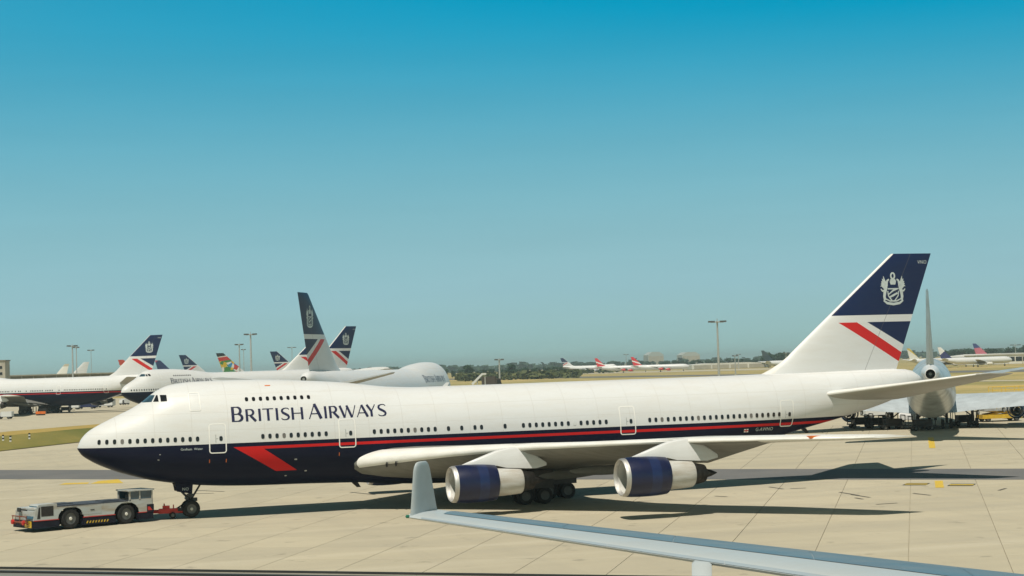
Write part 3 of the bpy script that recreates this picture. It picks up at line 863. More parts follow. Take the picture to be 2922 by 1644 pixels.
# concrete slabs between sealed joints, 5 m lanes
def slab_mesh(w, l, h=.03):
    b = MB(); b.box((0, 0, -h / 2), (w, l, h)); return b.mesh('slab')
LANE, BAY = 4.93, 6.1
SLAB = slab_mesh(LANE - .035, BAY - .035); SLAB.materials.append(M['slab'])
ang = math.atan2(G1.y, G1.x)
cells = []
TILT = Matrix.Rotation(math.atan(SLOPE), 3, RH)
for i in range(-30, 46):
    for j in range(-30, 60):
        c = G1 * (57.0 + LANE * (i - .5)) + G2 * (BAY * j)
        q = c - CAM; D = q.dot(FH); X = q.dot(RH)
        if D < 20 or D > 235: continue
        u = 1461 + X / D * FPX
        v = hz(u) + CAM.z * FPX / D
        if u < -500 or u > 3400 or v > 1820: continue
        cells.append((v, u, c, D))
inview = lambda c: (-30 < c[1] < 2950) and c[0] < 1700
cells.sort(key=lambda c: (not inview(c), c[3]))
jb = [min(cells, key=lambda c: c[3])[3], max(cells, key=lambda c: c[3])[3]]
bed = MB()
for k, (v, u, c, D) in enumerate(cells):
    if k < 300:
        o = link('slab', SLAB, apron); o.location = (c.x, c.y, gz(D)); o.rotation_euler = (TILT @ Matrix.Rotation(ang, 3, 'Z')).to_euler()
rest = MB()
for k, (v, u, c, D) in enumerate(cells):
    bed.add([(lambda q: Vector((q.x, q.y, gz(depth(q)) - .04)))(c + G1 * (sx_ * LANE / 2) + G2 * (sy * BAY / 2)) for sx_, sy in ((-1, -1), (1, -1), (1, 1), (-1, 1))], [(0, 1, 2, 3)])
    if k >= 300:
        n0 = len(rest.v); rest.box((0, 0, -.015), (LANE - .035, BAY - .035, .03))
        Q = TILT @ Matrix.Rotation(ang, 3, 'Z'); base = Vector((c.x, c.y, gz(D)))
        for k2 in range(n0, len(rest.v)): rest.v[k2] = tuple(base + Q @ Vector(rest.v[k2]))
o = bed.build('joint_sealant', M['joint'], apron)
o = rest.build('slabs', M['slabs'], apron); o['kind'] = 'stuff'

def band(name, p0, p1, w, mat, z, kind='structure'):
    p0, p1 = Vector((p0[0], p0[1], 0)), Vector((p1[0], p1[1], 0)); d_ = (p1 - p0).normalized(); n = Vector((-d_.y, d_.x, 0)) * w / 2
    return sheet(name, [p0 - n, p1 - n, p1 + n, p0 + n], mat, z, kind)
# dark strip crossing behind the jumbo
a0, a1 = ground(0, 1354), ground(2922, 1353)
dd = (a1 - a0).normalized()
sheet('taxiway_strip', [ground(0, 1369) - dd * 80, ground(2922, 1368) + dd * 60, ground(2922, 1338) + dd * 60, ground(0, 1341) - dd * 80], M['asph'], .006)
# grass island on the left and the far field
def m_island():
    t = NT('mown_grass'); p = t.pos(); b = t.noise(p, .4, 6, .65); a = t.noise(t.stretch(p, (1, .12, 1), R(-59)), .12, 5)
    c = t.mix(t.ramp(a, .35, .65), (.26, .21, .06), (.115, .13, .032)); c = t.mix(t.ramp(b, .35, .75, 0, .6), c, (.17, .16, .05))
    return t.done(c, .95, spec=.05)
M['island'] = m_island()
isl = [ground(-500, 1335), ground(0, 1287), ground(221, 1262), ground(460, 1238), ground(700, 1218), ground(700, 1180), ground(287, 1210), ground(0, 1234), ground(-500, 1262)]
sheet('grass_island', isl, M['island'], .012)
M['dry'] = (lambda t: t.done(t.mix(t.ramp(t.noise(t.pos(), .3, 6, .65), .3, .7), (.42, .30, .095), (.32, .24, .075)), .95, spec=.05))(NT('parched_grass'))
sheet('parched_verge', [ground(-500, 1273), ground(0, 1245), ground(150, 1231), ground(290, 1219), ground(700, 1187), ground(700, 1181), ground(287, 1210.5), ground(0, 1234.5), ground(-500, 1262.5)], M['dry'], .018)
# runway and taxiways of the far field
r0, r1 = far(1300, 1330), far(2900, 735)
dd = (r1 - r0).normalized()
band('runway', r0 - dd * 900, r1 + dd * 900, 45, M['asph'], -.10)
band('taxiway', far(700, 1000) , far(3300, 455), 14, M['conc'], -.09)
band('far_apron', far(1560, 1620), far(2350, 1330), 130, M['conc'], -.085)
# painted lines
def paint(name, quads, mat, z=.014):
    b = MB()
    for q in quads: b.add([(p[0], p[1], gz(depth(p)) + z) for p in q], [(0, 1, 2, 3)])
    return tag(b.build(name, mat), kind='structure')
def dash(p, d_, L, w):
    d_ = Vector((d_.x, d_.y, 0)).normalized(); n = Vector((-d_.y, d_.x, 0)) * w / 2
    return (p - d_ * L / 2 - n, p + d_ * L / 2 - n, p + d_ * L / 2 + n, p - d_ * L / 2 + n)
def m_line():
    t = NT('worn_yellow_line'); p = t.pos(); f = t.noise(p, 2.5, 6, .7)
    return t.done(t.mix(t.ramp(f, .5, .72, 0, .75), (.62, .42, .035), (.30, .26, .16)), .7)
M['line'] = m_line()
c0 = ground(2680, 1382)
qs = [dash(c0, G2, 6.5, .62), dash(ground(2658, 1263), G2, 19, .62)]
paint('stand_centre_line', qs, M['line'])
for a, b_ in (((2581, 1382), (2648, 1382)), ((2708, 1384), (2780, 1384))):
    p, q = ground(*a), ground(*b_); mid = (p + q) / 2; L = (q - p).length
    paint('stop_bar_border', [dash(mid, q - p, L, 2.0)], M['black'], .012)
    paint('stop_bar', [dash(mid, q - p, L * .95, .8)], M['line'], .017)
# the faded yellow arrow behind the nose
paint('faded_arrow', [[ground(*w) for w in q] for q in (((168, 1384), (250, 1381), (255, 1377), (185, 1379)), ((258, 1381), (352, 1379), (338, 1368), (282, 1373)))], M['line'])
# tyre scuffs
def m_scuff():
    t = NT('tyre_scuff'); return t.done((.10, .09, .075), .85)
M['scuff'] = m_scuff()
SK = [(2195, 1390, 2235, 1396), (2395, 1405, 2450, 1414), (2430, 1412, 2482, 1420), (2605, 1408, 2655, 1414), (2850, 1400, 2870, 1394), (2040, 1416, 2075, 1418), (560, 1400, 640, 1403), (520, 1410, 610, 1408), (1000, 1405, 1070, 1412), (2255, 1395, 2300, 1393), (2440, 1421, 2462, 1425), (2500, 1440, 2560, 1436)]
paint('tyre_scuffs', [dash((ground(a, b_) + ground(c, d_)) / 2, ground(c, d_) - ground(a, b_), (ground(c, d_) - ground(a, b_)).length, .22) for a, b_, c, d_ in SK], M['scuff'], .018)

# ------------------------------------------------------------------ the jumbo being towed
hero = jumbo('white and navy four-engined jumbo jet being towed across the concrete, nearest and largest airliner', (0, 0, 0), 0, 2, (-1,), True)

# ------------------------------------------------------------------ tow tractor and tow bar
def tractor():
    fwd = Vector((-.935, -.36, 0)).normalized(); rz = math.atan2(fwd.y, fwd.x)
    T = empty('tow_tractor', (.25, -1.45, gz(depth((.25, -1.45)))), rz); T.scale = (.99, 1, 1)
    tag(T, 'long low white and dark blue aircraft tow tractor with a cab at each end', 'tractor')
    wt_ = m_white('tractor_white', (.42, .45, .45), 2.2, .6)
    dk = plain('tractor_navy', (.010, .011, .022), .6, 0, .4, 1.5, spec=.2); top = plain('tractor_deck', (.055, .065, .085), .7, 0, .5, 1.2)
    W = 1.5
    # white upper body with two wheel arches each side; x forward
    prof = [(4.55, .74), (4.35, 1.50), (3.3, 1.54), (-2.5, 1.62), (-4.55, 1.62), (-4.55, .74)]
    def arch(cx, r=.98, n=8): return [(cx + r * math.cos(math.pi * i / n), .74 + r * .82 * math.sin(math.pi * i / n)) for i in range(n + 1)]
    low = [(-4.55, .74)] + arch(-2.5)[::-1] + arch(1.75)[::-1] + [(4.55, .74)]
    body = MB()
    for s in (-1, 1):
        poly = [(4.55, .74), (4.35, 1.46), (3.3, 1.50), (-2.5, 1.56), (-4.55, 1.56)] + low[:-1]
        body.prism(poly, s * W, s * (W - .06))
    body.box((-.1, 0, 1.50), (8.9, 2 * W - .13, .10))
    body.box((4.42, 0, 1.05), (.08, 2 * W - .13, .62)); body.box((-4.52, 0, 1.1), (.06, 2 * W - .13, .75))
    body.build('body', wt_, T)
    sk = MB()
    sk.box((3.62, 0, .48), (2.0, 2 * W - .02, .50)); sk.box((-.38, 0, .46), (2.5, 2 * W - .02, .54)); sk.box((-3.98, 0, .48), (1.2, 2 * W - .02, .50)); sk.box((0, 0, .75), (8.8, 1.9, .7))
    sk.box((-4.35, 0, .98), (.55, 2 * W + .03, .56)); sk.build('skirt', dk, T)
    b = MB(); b.prism([(-4.15, .84), (-4.5, .84), (-4.3, 1.1), (-4.12, 1.1)], W + .022, W + .01); b.build('rear_marking', M['red'], T)
    dkm = MB(); dkm.box((.4, 0, 1.60), (6.2, 2 * W - .3, .07)); dkm.box((-1.8, .3, 1.66), (1.6, 1.2, .08)); dkm.box((1.6, -.4, 1.66), (1.2, 1.4, .06)); dkm.build('deck', top, T)
    ps = MB()
    for sd in (1, -1):
        for xa, xb in ((2.65, 4.5), (-1.6, .85), (-4.5, -3.4)): ps.box(((xa + xb) / 2, sd * (W - .02), .735), (xb - xa, .07, .05))
    ps.build('side_stripe', M['red'], T)
    for cx in (1.75, -2.5):
        for s in (-1, 1):
            w = wheel(T, (cx, s * (W - .30), .70), .70, .5)
    # low front cab
    cab = MB(); cab.prism([(4.50, .78), (4.28, 1.56), (4.1, 1.80), (2.75, 1.80), (2.75, 1.50), (2.75, .78)], W - .06, W - 1.35); cab.build('front_cab', wt_, T)
    for poly, nm, y0, y1 in (([(3.95, 1.0), (3.95, 1.66), (3.05, 1.66), (3.05, 1.0)], 'side_window', W + .012, W - .01), ([(4.26, .85), (4.13, 1.56), (4.02, 1.66), (4.02, .85)], 'quarter_window', W + .010, W - .01)):
        b = MB(); b.prism(poly, y0, y1); b.build(nm, M['glass'], T)
    b = MB(); b.add([(4.53, W - .1, .86), (4.53, W - 1.25, .86), (4.20, W - 1.25, 1.70), (4.20, W - .1, 1.70)], [(0, 1, 2, 3)]); b.build('windscreen', M['cglass'], T)
    b = MB(); b.box((4.60, -.55, 1.42), (.06, .55, .26)); b.build('front_grille', M['black'], T)
    # raised rear cab
    rc = MB()
    z0, z1 = 1.55, 2.25
    for x in (-2.78, -3.55, -4.52):
        for y in (W - .07, -.25): rc.box((x, y, (z0 + z1) / 2), (.10, .10, z1 - z0))
    rc.box((-3.65, .6, z1 + .04), (2.0, 1.95, .09)); rc.box((-3.65, W - .06, z0 + .05), (1.85, .08, .14)); rc.box((-3.65, -.25, z0 + .05), (1.85, .08, .14))
    rc.box((-4.50, .6, z0 - .3), (.10, 1.8, .8))
    rc.build('rear_cab', wt_, T)
    for x0, x1, y in ((-2.84, -3.49, W - .06), (-3.61, -4.46, W - .06), (-2.84, -4.46, -.26)):
        b = MB(); b.prism([(x0, z0 + .12), (x1, z0 + .12), (x1, z1 - .02), (x0, z1 - .02)], y, y - .015); b.build('cab_window', M['cglass'], T)
    b = MB(); b.box((-3.3, .5, 1.75), (.5, .5, .4)); b.box((-3.55, .5, 2.0), (.12, .5, .5)); b.build('seat', M['black'], T)
    # front fittings: bumper, rails, lamps
    b = MB()
    for y in (-1.1, 0, 1.0): b.tube((4.55, y, .45), (4.82, y, .55), .05); b.tube((4.82, y, .55), (4.82, y, 1.02), .035)
    b.tube((4.82, -1.2, 1.02), (4.82, 1.1, 1.02), .04); b.tube((4.82, -1.2, .62), (4.82, 1.1, .62), .07); b.build('front_rail', plain('rusty_red', (.22, .055, .025), .6, 0, .5, 4), T)
    for y in (.75, -.95):
        b = MB(); b.lathe([(4.85, .17), (4.98, .16), (5.0, .02)], (0, y, .62), 'x', 14); b.build('front_lamp', M['red'], T, True)
    pm = MB(); pm.box((4.645, .92, .50), (.04, 1.0, .44)); pm.build('number_plate', M['yellow'], T)
    v, fc = font_mesh('03', .5); b = MB(); b.add([(4.668, 1.27 - p[0] * 1.15, .34 + p[1] * .9) for p in v], fc); b.build('plate_digits', M['black'], T)
    for i in range(8):
        x = .62 - i * .22; b = MB(); b.prism([(x, .30), (x - .09, .30), (x - .17, .46), (x - .08, .46)], W + .004, W - .004); b.build('hazard_stripe', M['yellow'], T)
    b = MB(); b.prism([(.95, .92), (-.55, .92), (-.55, 1.42), (.95, 1.42)], W + .012, W - .01); b.build('side_hatch', m_white('tractor_hatch', (.38, .42, .42), 1.0, .55), T)
    b = MB(); b.tube((.0, W + .02, 1.2), (.3, W + .02, 1.2), .025); b.build('hatch_handle', M['dark'], T)
    b = MB(); b.box((1.0, W + .01, 1.0), (.14, .05, .16)); b.build('filler_cap', M['dark'], T)
    b = MB(); b.tube((-4.55, W - .15, .9), (-4.62, W - .15, 1.6), .03); b.box((-4.65, 0, .6), (.2, 1.2, .3)); b.build('hitch', M['dark'], T)
    return T, rz
TR, trz = tractor()
back = Matrix.Rotation(trz, 3, 'Z') @ Vector((-4.75, 0, 0)) + TR.location
def towbar():
    a = Vector((back.x, back.y, .55)); b_ = Vector((7.25, 0, .55)); L = (b_ - a).length
    T = empty('tow_bar', a, math.atan2((b_ - a).y, (b_ - a).x)); T.location.z = 0
    tag(T, 'short red tow bar on small wheels between tractor and nose wheel', 'tow bar')
    m_ = MB(); m_.tube((0, 0, .52), (L, 0, .46), .13, .15, 10); m_.box((L * .62, 0, .52), (L * .55, .36, .34)); m_.box((L * .55, 0, .78), (.5, .2, .24)); m_.tube((L * .5, 0, .8), (L * .5, 0, 1.05), .05); m_.tube((L * .75, 0, .7), (L * .75, 0, .95), .04)
    m_.build('bar', plain('tow_bar_red', (.72, .03, .018), .4, 0, .2, 2), T, True)
    h = MB(); h.box((L - .1, 0, .6), (.5, .6, .2)); h.tube((L * .8, 0, .6), (L + .3, 0, 1.1), .05); h.build('tow_head', M['dark'], T)
    for s in (-1, 1): wheel(T, (L * .72, s * .42, .22), .22, .14)
    ax = MB(); ax.tube((L * .72, -.42, .22), (L * .72, .42, .22), .04); ax.tube((L * .72, 0, .22), (L * .66, 0, .5), .05); ax.build('axle', M['galv'], T)
towbar()

# ------------------------------------------------------------------ other airliners
def heading(cx, cy):                     # angle of local +x (aft) given as right, away
    w = RH * cx + FH * cy; return math.atan2(w.y, w.x)
def by_tail(u, D, cx, cy, L=69.2, sc=1.0):
    """nose position when the top rear corner of the fin stands D metres out in column u"""
    a = (RH * cx + FH * cy).normalized(); t = far(u, D, 0); n = t - a * L * sc
    n.z = gz(depth(t - a * 33 * sc)); return n
def ang2(deg, s=1): return math.cos(R(deg)) * s, math.sin(R(deg))
# far left, nose away to the left
c = ang2(-24); jumbo('navy-bellied jumbo cut off by the left edge of the photo, tail fin towards the middle', by_tail(460, 440, *c), heading(*c), 2, (-1,), group='jumbos in union flag livery')
# behind the nose of the towed one
n0 = far(340, 362); t0 = far(1024, 418); a_ = (t0 - n0)
n0.z = gz(400)
jumbo('jumbo in same livery whose nose pokes out behind the cockpit of the towed one', n0, math.atan2(a_.y, a_.x), 2, (-1,), group='jumbos in union flag livery')
# pointing away, its shaded right side towards us
c = ang2(78 + 180); c = (-math.cos(R(78)), -math.sin(R(78)))
jumbo('jumbo pointing away from us, shaded right side, tall dark fin above the towed fuselage', by_tail(848, 217, *c), heading(*c), 1, (1,), group='jumbos in union flag livery')
# fin only
c = ang2(38); jumbo('jumbo hidden except for part of its fin, left of the tall dark fin', by_tail(925, 540, *c), heading(*c), 0, (-1,), group='jumbos in union flag livery')
for u, D, lab in ((505, 872, 'small dark fin with pale crest, left of the many-coloured fin'), (765, 843, 'small dark fin standing between lamp mast and tall dark fin')):
    c = (-math.cos(R(35)), -math.sin(R(35))); jumbo(lab, by_tail(u, D, *c), heading(*c), 0, (1,), group='distant fins in union flag livery')
c = (-math.cos(R(30)), math.sin(R(8)))
fj = jumbo('distant dark-finned jumbo parked left of two red-tailed white jets', by_tail(1592, 1600, *c, sc=.75), heading(*c), 1, (1,), title=False); fj.scale = (.75, .75, .75)
# many-coloured fin
def m_patch():
    t = NT('patchwork_fin'); x, y, z = t.sep(t.obj()); o = t.obj()
    v = t.n('ShaderNodeTexVoronoi'); v.inputs['Scale'].default_value = .62; t.l(o, v.inputs['Vector'])
    h = t.sep(v.outputs['Color'])[0]
    c = t.mix(t.gt(h, .2), (.05, .22, .05), (.62, .42, .02)); c = t.mix(t.gt(h, .45), c, (.03, .25, .5)); c = t.mix(t.gt(h, .68), c, (.5, .04, .03)); c = t.mix(t.gt(h, .86), c, (.7, .7, .66))
    k = t.mth('ADD', z, t.mth('MULTIPLY', x, .12))
    c = t.mix(t.gt(k, 22.6), c, (.5, .03, .025)); c = t.mix(t.gt(k, 24.4), c, (.7, .7, .66)); c = t.mix(t.gt(k, 24.8), c, (.012, .012, .014))
    c = t.mix(t.lt(x, 57.6), c, WHITE)
    return t.done(c, .4)
c = (-math.cos(R(35)), -math.sin(R(35)))
jumbo('distant fin painted in many bright colours above the white fuselages', by_tail(611, 843, *c), heading(*c), 0, (), skin_mats=dict(fin=m_patch(), liv=M['white']))
# bare metal airliner seen from behind
c = (-.222, -.975)
r1 = jumbo('bare silver airliner seen straight from behind, its tail cone beyond the towed tail', (0, 0, 0), heading(*c), 1, (), skin_mats=dict(liv=M['bare'], fin=M['bare'], stab=M['bare'], wing=plain('silver_wing', (.50, .55, .58), .45, .1, .2, .5), le=M['bare'], cowl=M['blue_eng'], band=M['blue_eng'], core=M['blue_eng'], lip=M['blue_eng'], pylon=M['bare']))
b = MB(); b.lathe([(64.5, 1.15), (66.0, .98), (67.4, .80), (68.35, .66), (68.38, .58)], (0, 0, 7.95), 'x', 28); b.build('tail_pipe', M['white'], r1, True, 50)
b = MB(); b.lathe([(68.3, .575), (67.6, .5), (67.6, .02)], (0, 0, 7.95), 'x', 24); b.build('pipe_bore', M['black'], r1, True, 50)
r1.scale = (.86, .86, .86); t0 = far(2645, 191, 0) - (RH * c[0] + FH * c[1]).normalized() * 68 * .86; r1.location = (t0.x, t0.y, gz(222))

# simpler jets far away: fuselage, wings, fin, tailplanes, engines
def jet(label, u, D, cx, cy, sc, fus, finm, engm, n_eng=2, group=None, name='airliner'):
    nose = by_tail(u, D, cx, cy, 62.5, sc); root = empty(name, nose, heading(cx, cy)); root.scale = (sc, sc, sc); tag(root, label, 'airliner', group)
    def fm():
        b = MB(); rings = []
        for x, r, zc in ((0, .1, 4.6), (.5, .9, 4.65), (1.6, 1.7, 4.8), (3.5, 2.4, 4.95), (6, 2.78, 5.0), (10, 2.82, 5), (40, 2.82, 5), (47, 2.6, 5.2), (54, 1.8, 5.9), (60, .8, 6.6), (63, .25, 6.9)):
            rings.append([(x, r * math.cos(2 * math.pi * i / 20), zc + r * math.sin(2 * math.pi * i / 20)) for i in range(20)])
        b.loft(rings); return b.mesh('fuselage', True, 60)
    def part(nm, key, fn, mat):
        me = cached(key, fn); o = link(nm, me, root)
        if not me.materials: me.materials.append(mat)
        if me.materials[0] != mat: o.material_slots[0].link = 'OBJECT'; o.material_slots[0].material = mat
        return o
    part('fuselage', 'jfus', fm, fus)
    def fn():
        b = MB(); rings = []
        for z, l, t in ((6.5, 49, 59.5), (8, 51, 60), (16.3, 59.3, 62.3), (16.7, 59.9, 62.5)):
            c_ = t - l; rings.append([(l + c_ * k, -h * .09 * c_, z) for k, h in FOIL][::-1] + [(l + c_ * k, h * .09 * c_, z) for k, h in FOIL][1:])
        b.loft(rings); return b.mesh('fin', True, 50)
    part('fin', 'jfin', fn, finm)
    for s in (-1, 1):
        def wn():
            b = MB(); b.loft([wing_ring((x, y, z), c_, tc, tw, s) for y, x, c_, z, tc, tw in ((0, 20, 12, 3.4, .13, .6), (2.8, 21, 10.5, 3.5, .12, .5), (9.5, 26, 7, 4.2, .11, .3), (29, 39.5, 2.4, 6.0, .09, .1))]); return b.mesh('wing', True, 50)
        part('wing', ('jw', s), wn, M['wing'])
        def sn():
            b = MB(); b.loft([wing_ring((x, y, z), c_, .09, .1, s, 0) for y, x, c_, z in ((0, 53, 6, 6.6), (9.3, 60, 2.2, 7.6))]); return b.mesh('stabiliser', True, 50)
        part('stabiliser', ('js', s), sn, M['white'])
        for k, (x, y, z) in enumerate(((20.5, 9.3, 2.3), (27.5, 19.2, 3.1))[:1 if n_eng == 2 else 2]):
            def en():
                b = MB(); b.lathe([(.4, 1.0), (0, 1.15), (.3, 1.3), (1.5, 1.38), (3.2, 1.2), (3.3, .8), (4.6, .55), (4.8, .1)], (0, 0, 0), 'x', 16); return b.mesh('engine', True, 50)
            e = part('engine', 'jeng', en, engm); e.location = (x, s * y, z)
            def pn():
                b = MB(); b.prism([(1.0, 1.3), (5.5, 2.0), (7, 1.7), (4, .7), (2.4, 1.1)], -.18, .18); return b.mesh('pylon')
            p = part('pylon', 'jpyl', pn, M['white']); p.location = (x, s * y, z)
    for x, y in ((6.5, 0), (31, 5), (31, -5)):
        b = cached(('jg', x, y), lambda: (lambda q: (q.tube((x, y, .5), (x, y, 3.4), .16), q.mesh('gear_leg'))[1])(MB()))
        link('gear_leg', b, root, M['strut'])
        for dy in (-.45, .45): wheel(root, (x, y + dy, .55), .55, .35)
    return root
def m_redfin():
    t = NT('red_and_white_fin'); x, y, z = t.sep(t.obj())
    k = t.mth('ADD', z, t.mth('MULTIPLY', x, -.35)); f = t.both(t.gt(k, -9.6), t.lt(k, -8.3))
    return t.done(t.mix(f, (.62, .02, .03), (.78, .76, .73)), .4)
M['redfin'] = m_redfin()
def m_two(name, a, b_, slope, off):
    t = NT(name); x, y, z = t.sep(t.obj()); k = t.mth('ADD', z, t.mth('MULTIPLY', x, slope)); return t.done(t.mix(t.gt(k, off), a, b_), .4)
c = (-math.cos(R(30)), math.sin(R(6)))
jet('white jet with red fin and red engines, right one of two on the far field', 1793, 1450, *c, .74, M['white'], M['redfin'], M['red'], 4, 'red-finned jets on the far field')
jet('white jet with red fin and red engines, left one of two on the far field', 1690, 1500, *c, .74, M['white'], M['redfin'], M['red'], 4, 'red-finned jets on the far field')
jet('white jet far off at the foot of the towed fin', 2165, 1250, -.9, -.25, .8, m_two('dark_belly', (.05, .05, .07), WHITE, 0, 3.8), m_two('dark_fin', (.03, .05, .06), (.05, .07, .08), 0, 12), M['offwhite'], 2)
L = math.cos(R(25)), math.sin(R(25))
jet('plain white fin over the long brown pier, left of the lamp mast pair', 192, 980, .9, -.3, 1.0, M['white'], m_two('white_fin_a', (.75, .74, .70), (.5, .45, .35), 0, 15.4), M['offwhite'], 2)
jet('plain broad white fin over the long brown pier, right of the lamp mast', 250, 900, .95, .1, 1.0, M['white'], M['white'], M['offwhite'], 2)
jet('red and yellow tipped fin half hidden by the left jumbo fin', 331, 880, -.8, -.5, 1.02, M['white'], m_two('red_yellow_fin', (.70, .60, .40), (.6, .06, .02), 0, 14.2), M['offwhite'], 2)
jet('dark blue fin with red stripe just right of the left jumbo fin', 436, 900, -.9, -.3, .98, M['white'], m_two('navy_red_fin', (.02, .03, .10), (.5, .02, .06), .9, 71.5), M['offwhite'], 2)
jet('small white jet with yellow-edged fin behind the towed tail', 2580, 1000, -.9, -.3, .66, M['white'], m_two('yellow_fin', (.75, .73, .66), (.6, .45, .08), -.7, -27.5), M['offwhite'], 2)
jet('small white jet with a dark blue slash across its fin, right of silver fin', 2668, 980, -.95, -.1, .66, M['white'], m_two('slash_fin', (.03, .03, .12), (.75, .74, .72), .8, 58.8), M['offwhite'], 2)
jet('far jet with dark blue and red fin rising over the white terminal', 2768, 1180, -.95, .1, .80, M['white'], m_two('navy_fin', (.45, .12, .16), (.03, .04, .14), .1, 19), M['offwhite'], 2)

# ------------------------------------------------------------------ buildings
def pier(name, label, u0, u1, D0, D1, z1, mats, bays, storeys=1, depth_=25):
    a, b_ = far(u0, D0), far(u1, D1); d_ = (b_ - a); Lg = d_.length; rz = math.atan2(d_.y, d_.x)
    T = empty(name, (a.x, a.y, gz(D0)), rz); tag(T, label, 'building'); h = z1 - gz(D0)
    m_ = MB(); m_.box((Lg / 2, depth_ / 2, h / 2), (Lg, depth_, h)); m_.build('wall', mats[0], T)
    m_ = MB(); m_.box((Lg / 2, depth_ / 2, h + .25), (Lg + .8, depth_ + .8, .5)); m_.build('roof', mats[1], T)
    wm_ = None
    bw = Lg / bays
    for k in range(storeys):
        hh = h / storeys
        me = cached((name, 'w'), lambda: (lambda q: (q.box((0, 0, 0), (bw * .86, .12, hh * .5)), q.mesh('window'))[1])(MB()))
        for i in range(bays):
            o = link('window', me, T, mats[2]); o.location = (bw * (i + .5), -.05, hh * (k + .55))
    for i in range(0, bays + 1, 2):
        me = cached((name, 'p'), lambda: (lambda q: (q.box((0, 0, 0), (bw * .08, .3, h)), q.mesh('pilaster'))[1])(MB()))
        o = link('pilaster', me, T, mats[1]); o.location = (bw * i, -.12, h / 2)
    return T
brown = plain('brown_cladding', (.20, .17, .12), .8, 0, .25, .2); tan = plain('pale_fascia', (.40, .37, .30), .8, 0, .2, .2); offw = plain('white_cladding', (.66, .65, .60), .7, 0, .15, .1)
pier('terminal_pier', 'long low brown pier building beyond the leftmost jumbo', -260, 520, 760, 860, 12.4, (brown, tan, M['glass']), 48)
def tower():
    a = far(-14, 760); T = empty('service_tower', (a.x, a.y, gz(760)), heading(1, 0)); tag(T, 'square tan service tower at the left edge above the pier', 'tower')
    m_ = MB(); m_.box((0, 3, 8.4), (7, 7, 16.8)); m_.build('wall', tan, T); m_ = MB(); m_.box((0, 3, 17.0), (7.6, 7.6, .5)); m_.build('roof', brown, T)
    for k in range(3): m_ = MB(); m_.box((0, -.55, 9 + 2.6 * k), (4.6, .12, 1.1)); m_.build('window', M['glass'], T)
tower()
pier('terminal_building', 'long white terminal building on the horizon at the right edge', 2745, 3300, 1120, 1060, 7.4, (offw, tan, M['glass']), 26, 1, 40)
def hangar(u, D, w, h, lab, mat):
    a = far(u, D); T = empty('hangar', a, heading(1, .1)); tag(T, lab, 'hangar')
    m_ = MB(); m_.prism([(-w / 2, 0), (w / 2, 0), (w / 2, h * .8), (w * .25, h), (-w * .25, h), (-w / 2, h * .8)], 0, 45); m_.build('shell', mat, T)
    for k in range(4): m_ = MB(); m_.box((-w * .36 + w * .24 * k, -.1, h * .36), (w * .22, .2, h * .7)); m_.build('door_leaf', tan, T)
hangar(2880, 1150, 60, 6.5, 'pale hangar with dark door leaves beyond the white terminal', offw)
hangar(2075, 1650, 70, 5.0, 'low pale shed on the far side of the field, right of the red-finned jets', offw)
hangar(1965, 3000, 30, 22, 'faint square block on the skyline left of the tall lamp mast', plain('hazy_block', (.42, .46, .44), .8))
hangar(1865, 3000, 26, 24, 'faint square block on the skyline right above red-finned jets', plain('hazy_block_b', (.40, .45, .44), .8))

# ------------------------------------------------------------------ floodlight masts
def mast(u, headv, D, label, arm=3.2, r=.32, group='floodlight masts', lean=0.0):
    a = far(u, D); h = zof(u, headv, D) - a.z
    T = empty('lamp_mast', a, heading(1, 0)); tag(T, label, 'lamp mast', group)
    m_ = MB(); m_.tube((0, 0, 0), (0, 0, h), r, r * .6, 10); m_.build('pole', M['galv'], T)
    m_ = MB(); m_.box((0, 0, h), (arm * 1.7, .5, .35)); m_.box((0, 0, h + .1), (.5, arm, .3)); m_.tube((0, 0, h), (0, 0, h + arm * .45), .12); m_.build('head_frame', M['galv'], T)
    for i, x in enumerate((-1, -.55, .55, 1)):
        m_ = MB(); m_.box((x * arm, -.3, h + .15), (arm * .42, .8, .5)); m_.build('floodlight', M['hub'], T)
    m_ = MB(); m_.box((0, 0, .5), (1.6, 1.6, 1.0)); m_.build('plinth', tan, T)
mast(202, 988, 700, 'tall lamp mast rising behind the leftmost jumbo', 1.7, .4)
mast(213, 992, 820, 'lamp mast just behind the one over the leftmost jumbo', 1.2, .3)
mast(255, 1000, 1000, 'fainter lamp mast over the broad white fin', 1.6, .2)
mast(711, 955, 640, 'tall lamp mast between the many-coloured fin and tall dark fin', 1.9, .42)
mast(678, 984, 760, 'shorter lamp mast just left of the tall middle one', 1.5, .36)
mast(690, 998, 1100, 'thin faint pole between two lamp masts', 1.2, .25)
mast(828, 992, 1300, 'thin lamp mast left of the tall dark fin', 2.6, .3)
mast(1418, 1027, 700, 'short lamp mast right of the shaded jumbo nose', 1.5, .42)
mast(2043, 919, 560, 'tallest lamp mast, standing against the sky left of the towed fin', 2.3, .42)
mast(2090, 1016, 900, 'low pole right of the tallest lamp mast', 1.2, .3)
mast(2100, 1012, 1500, 'faint pole beside the low pole right of the tallest mast', 1.6, .4)
mast(2236, 1008, 1100, 'low pole against the trees near the towed fin root', 1.4, .3)
mast(1780, 1012, 1700, 'thin mast beside the red-finned jets', 2.0, .3)
mast(2890, 985, 1250, 'faint lamp mast over the white terminal near the right edge', 3.0, .3)
mast(2800, 1000, 1250, 'small lamp mast over the white terminal roof', 2.0, .3)

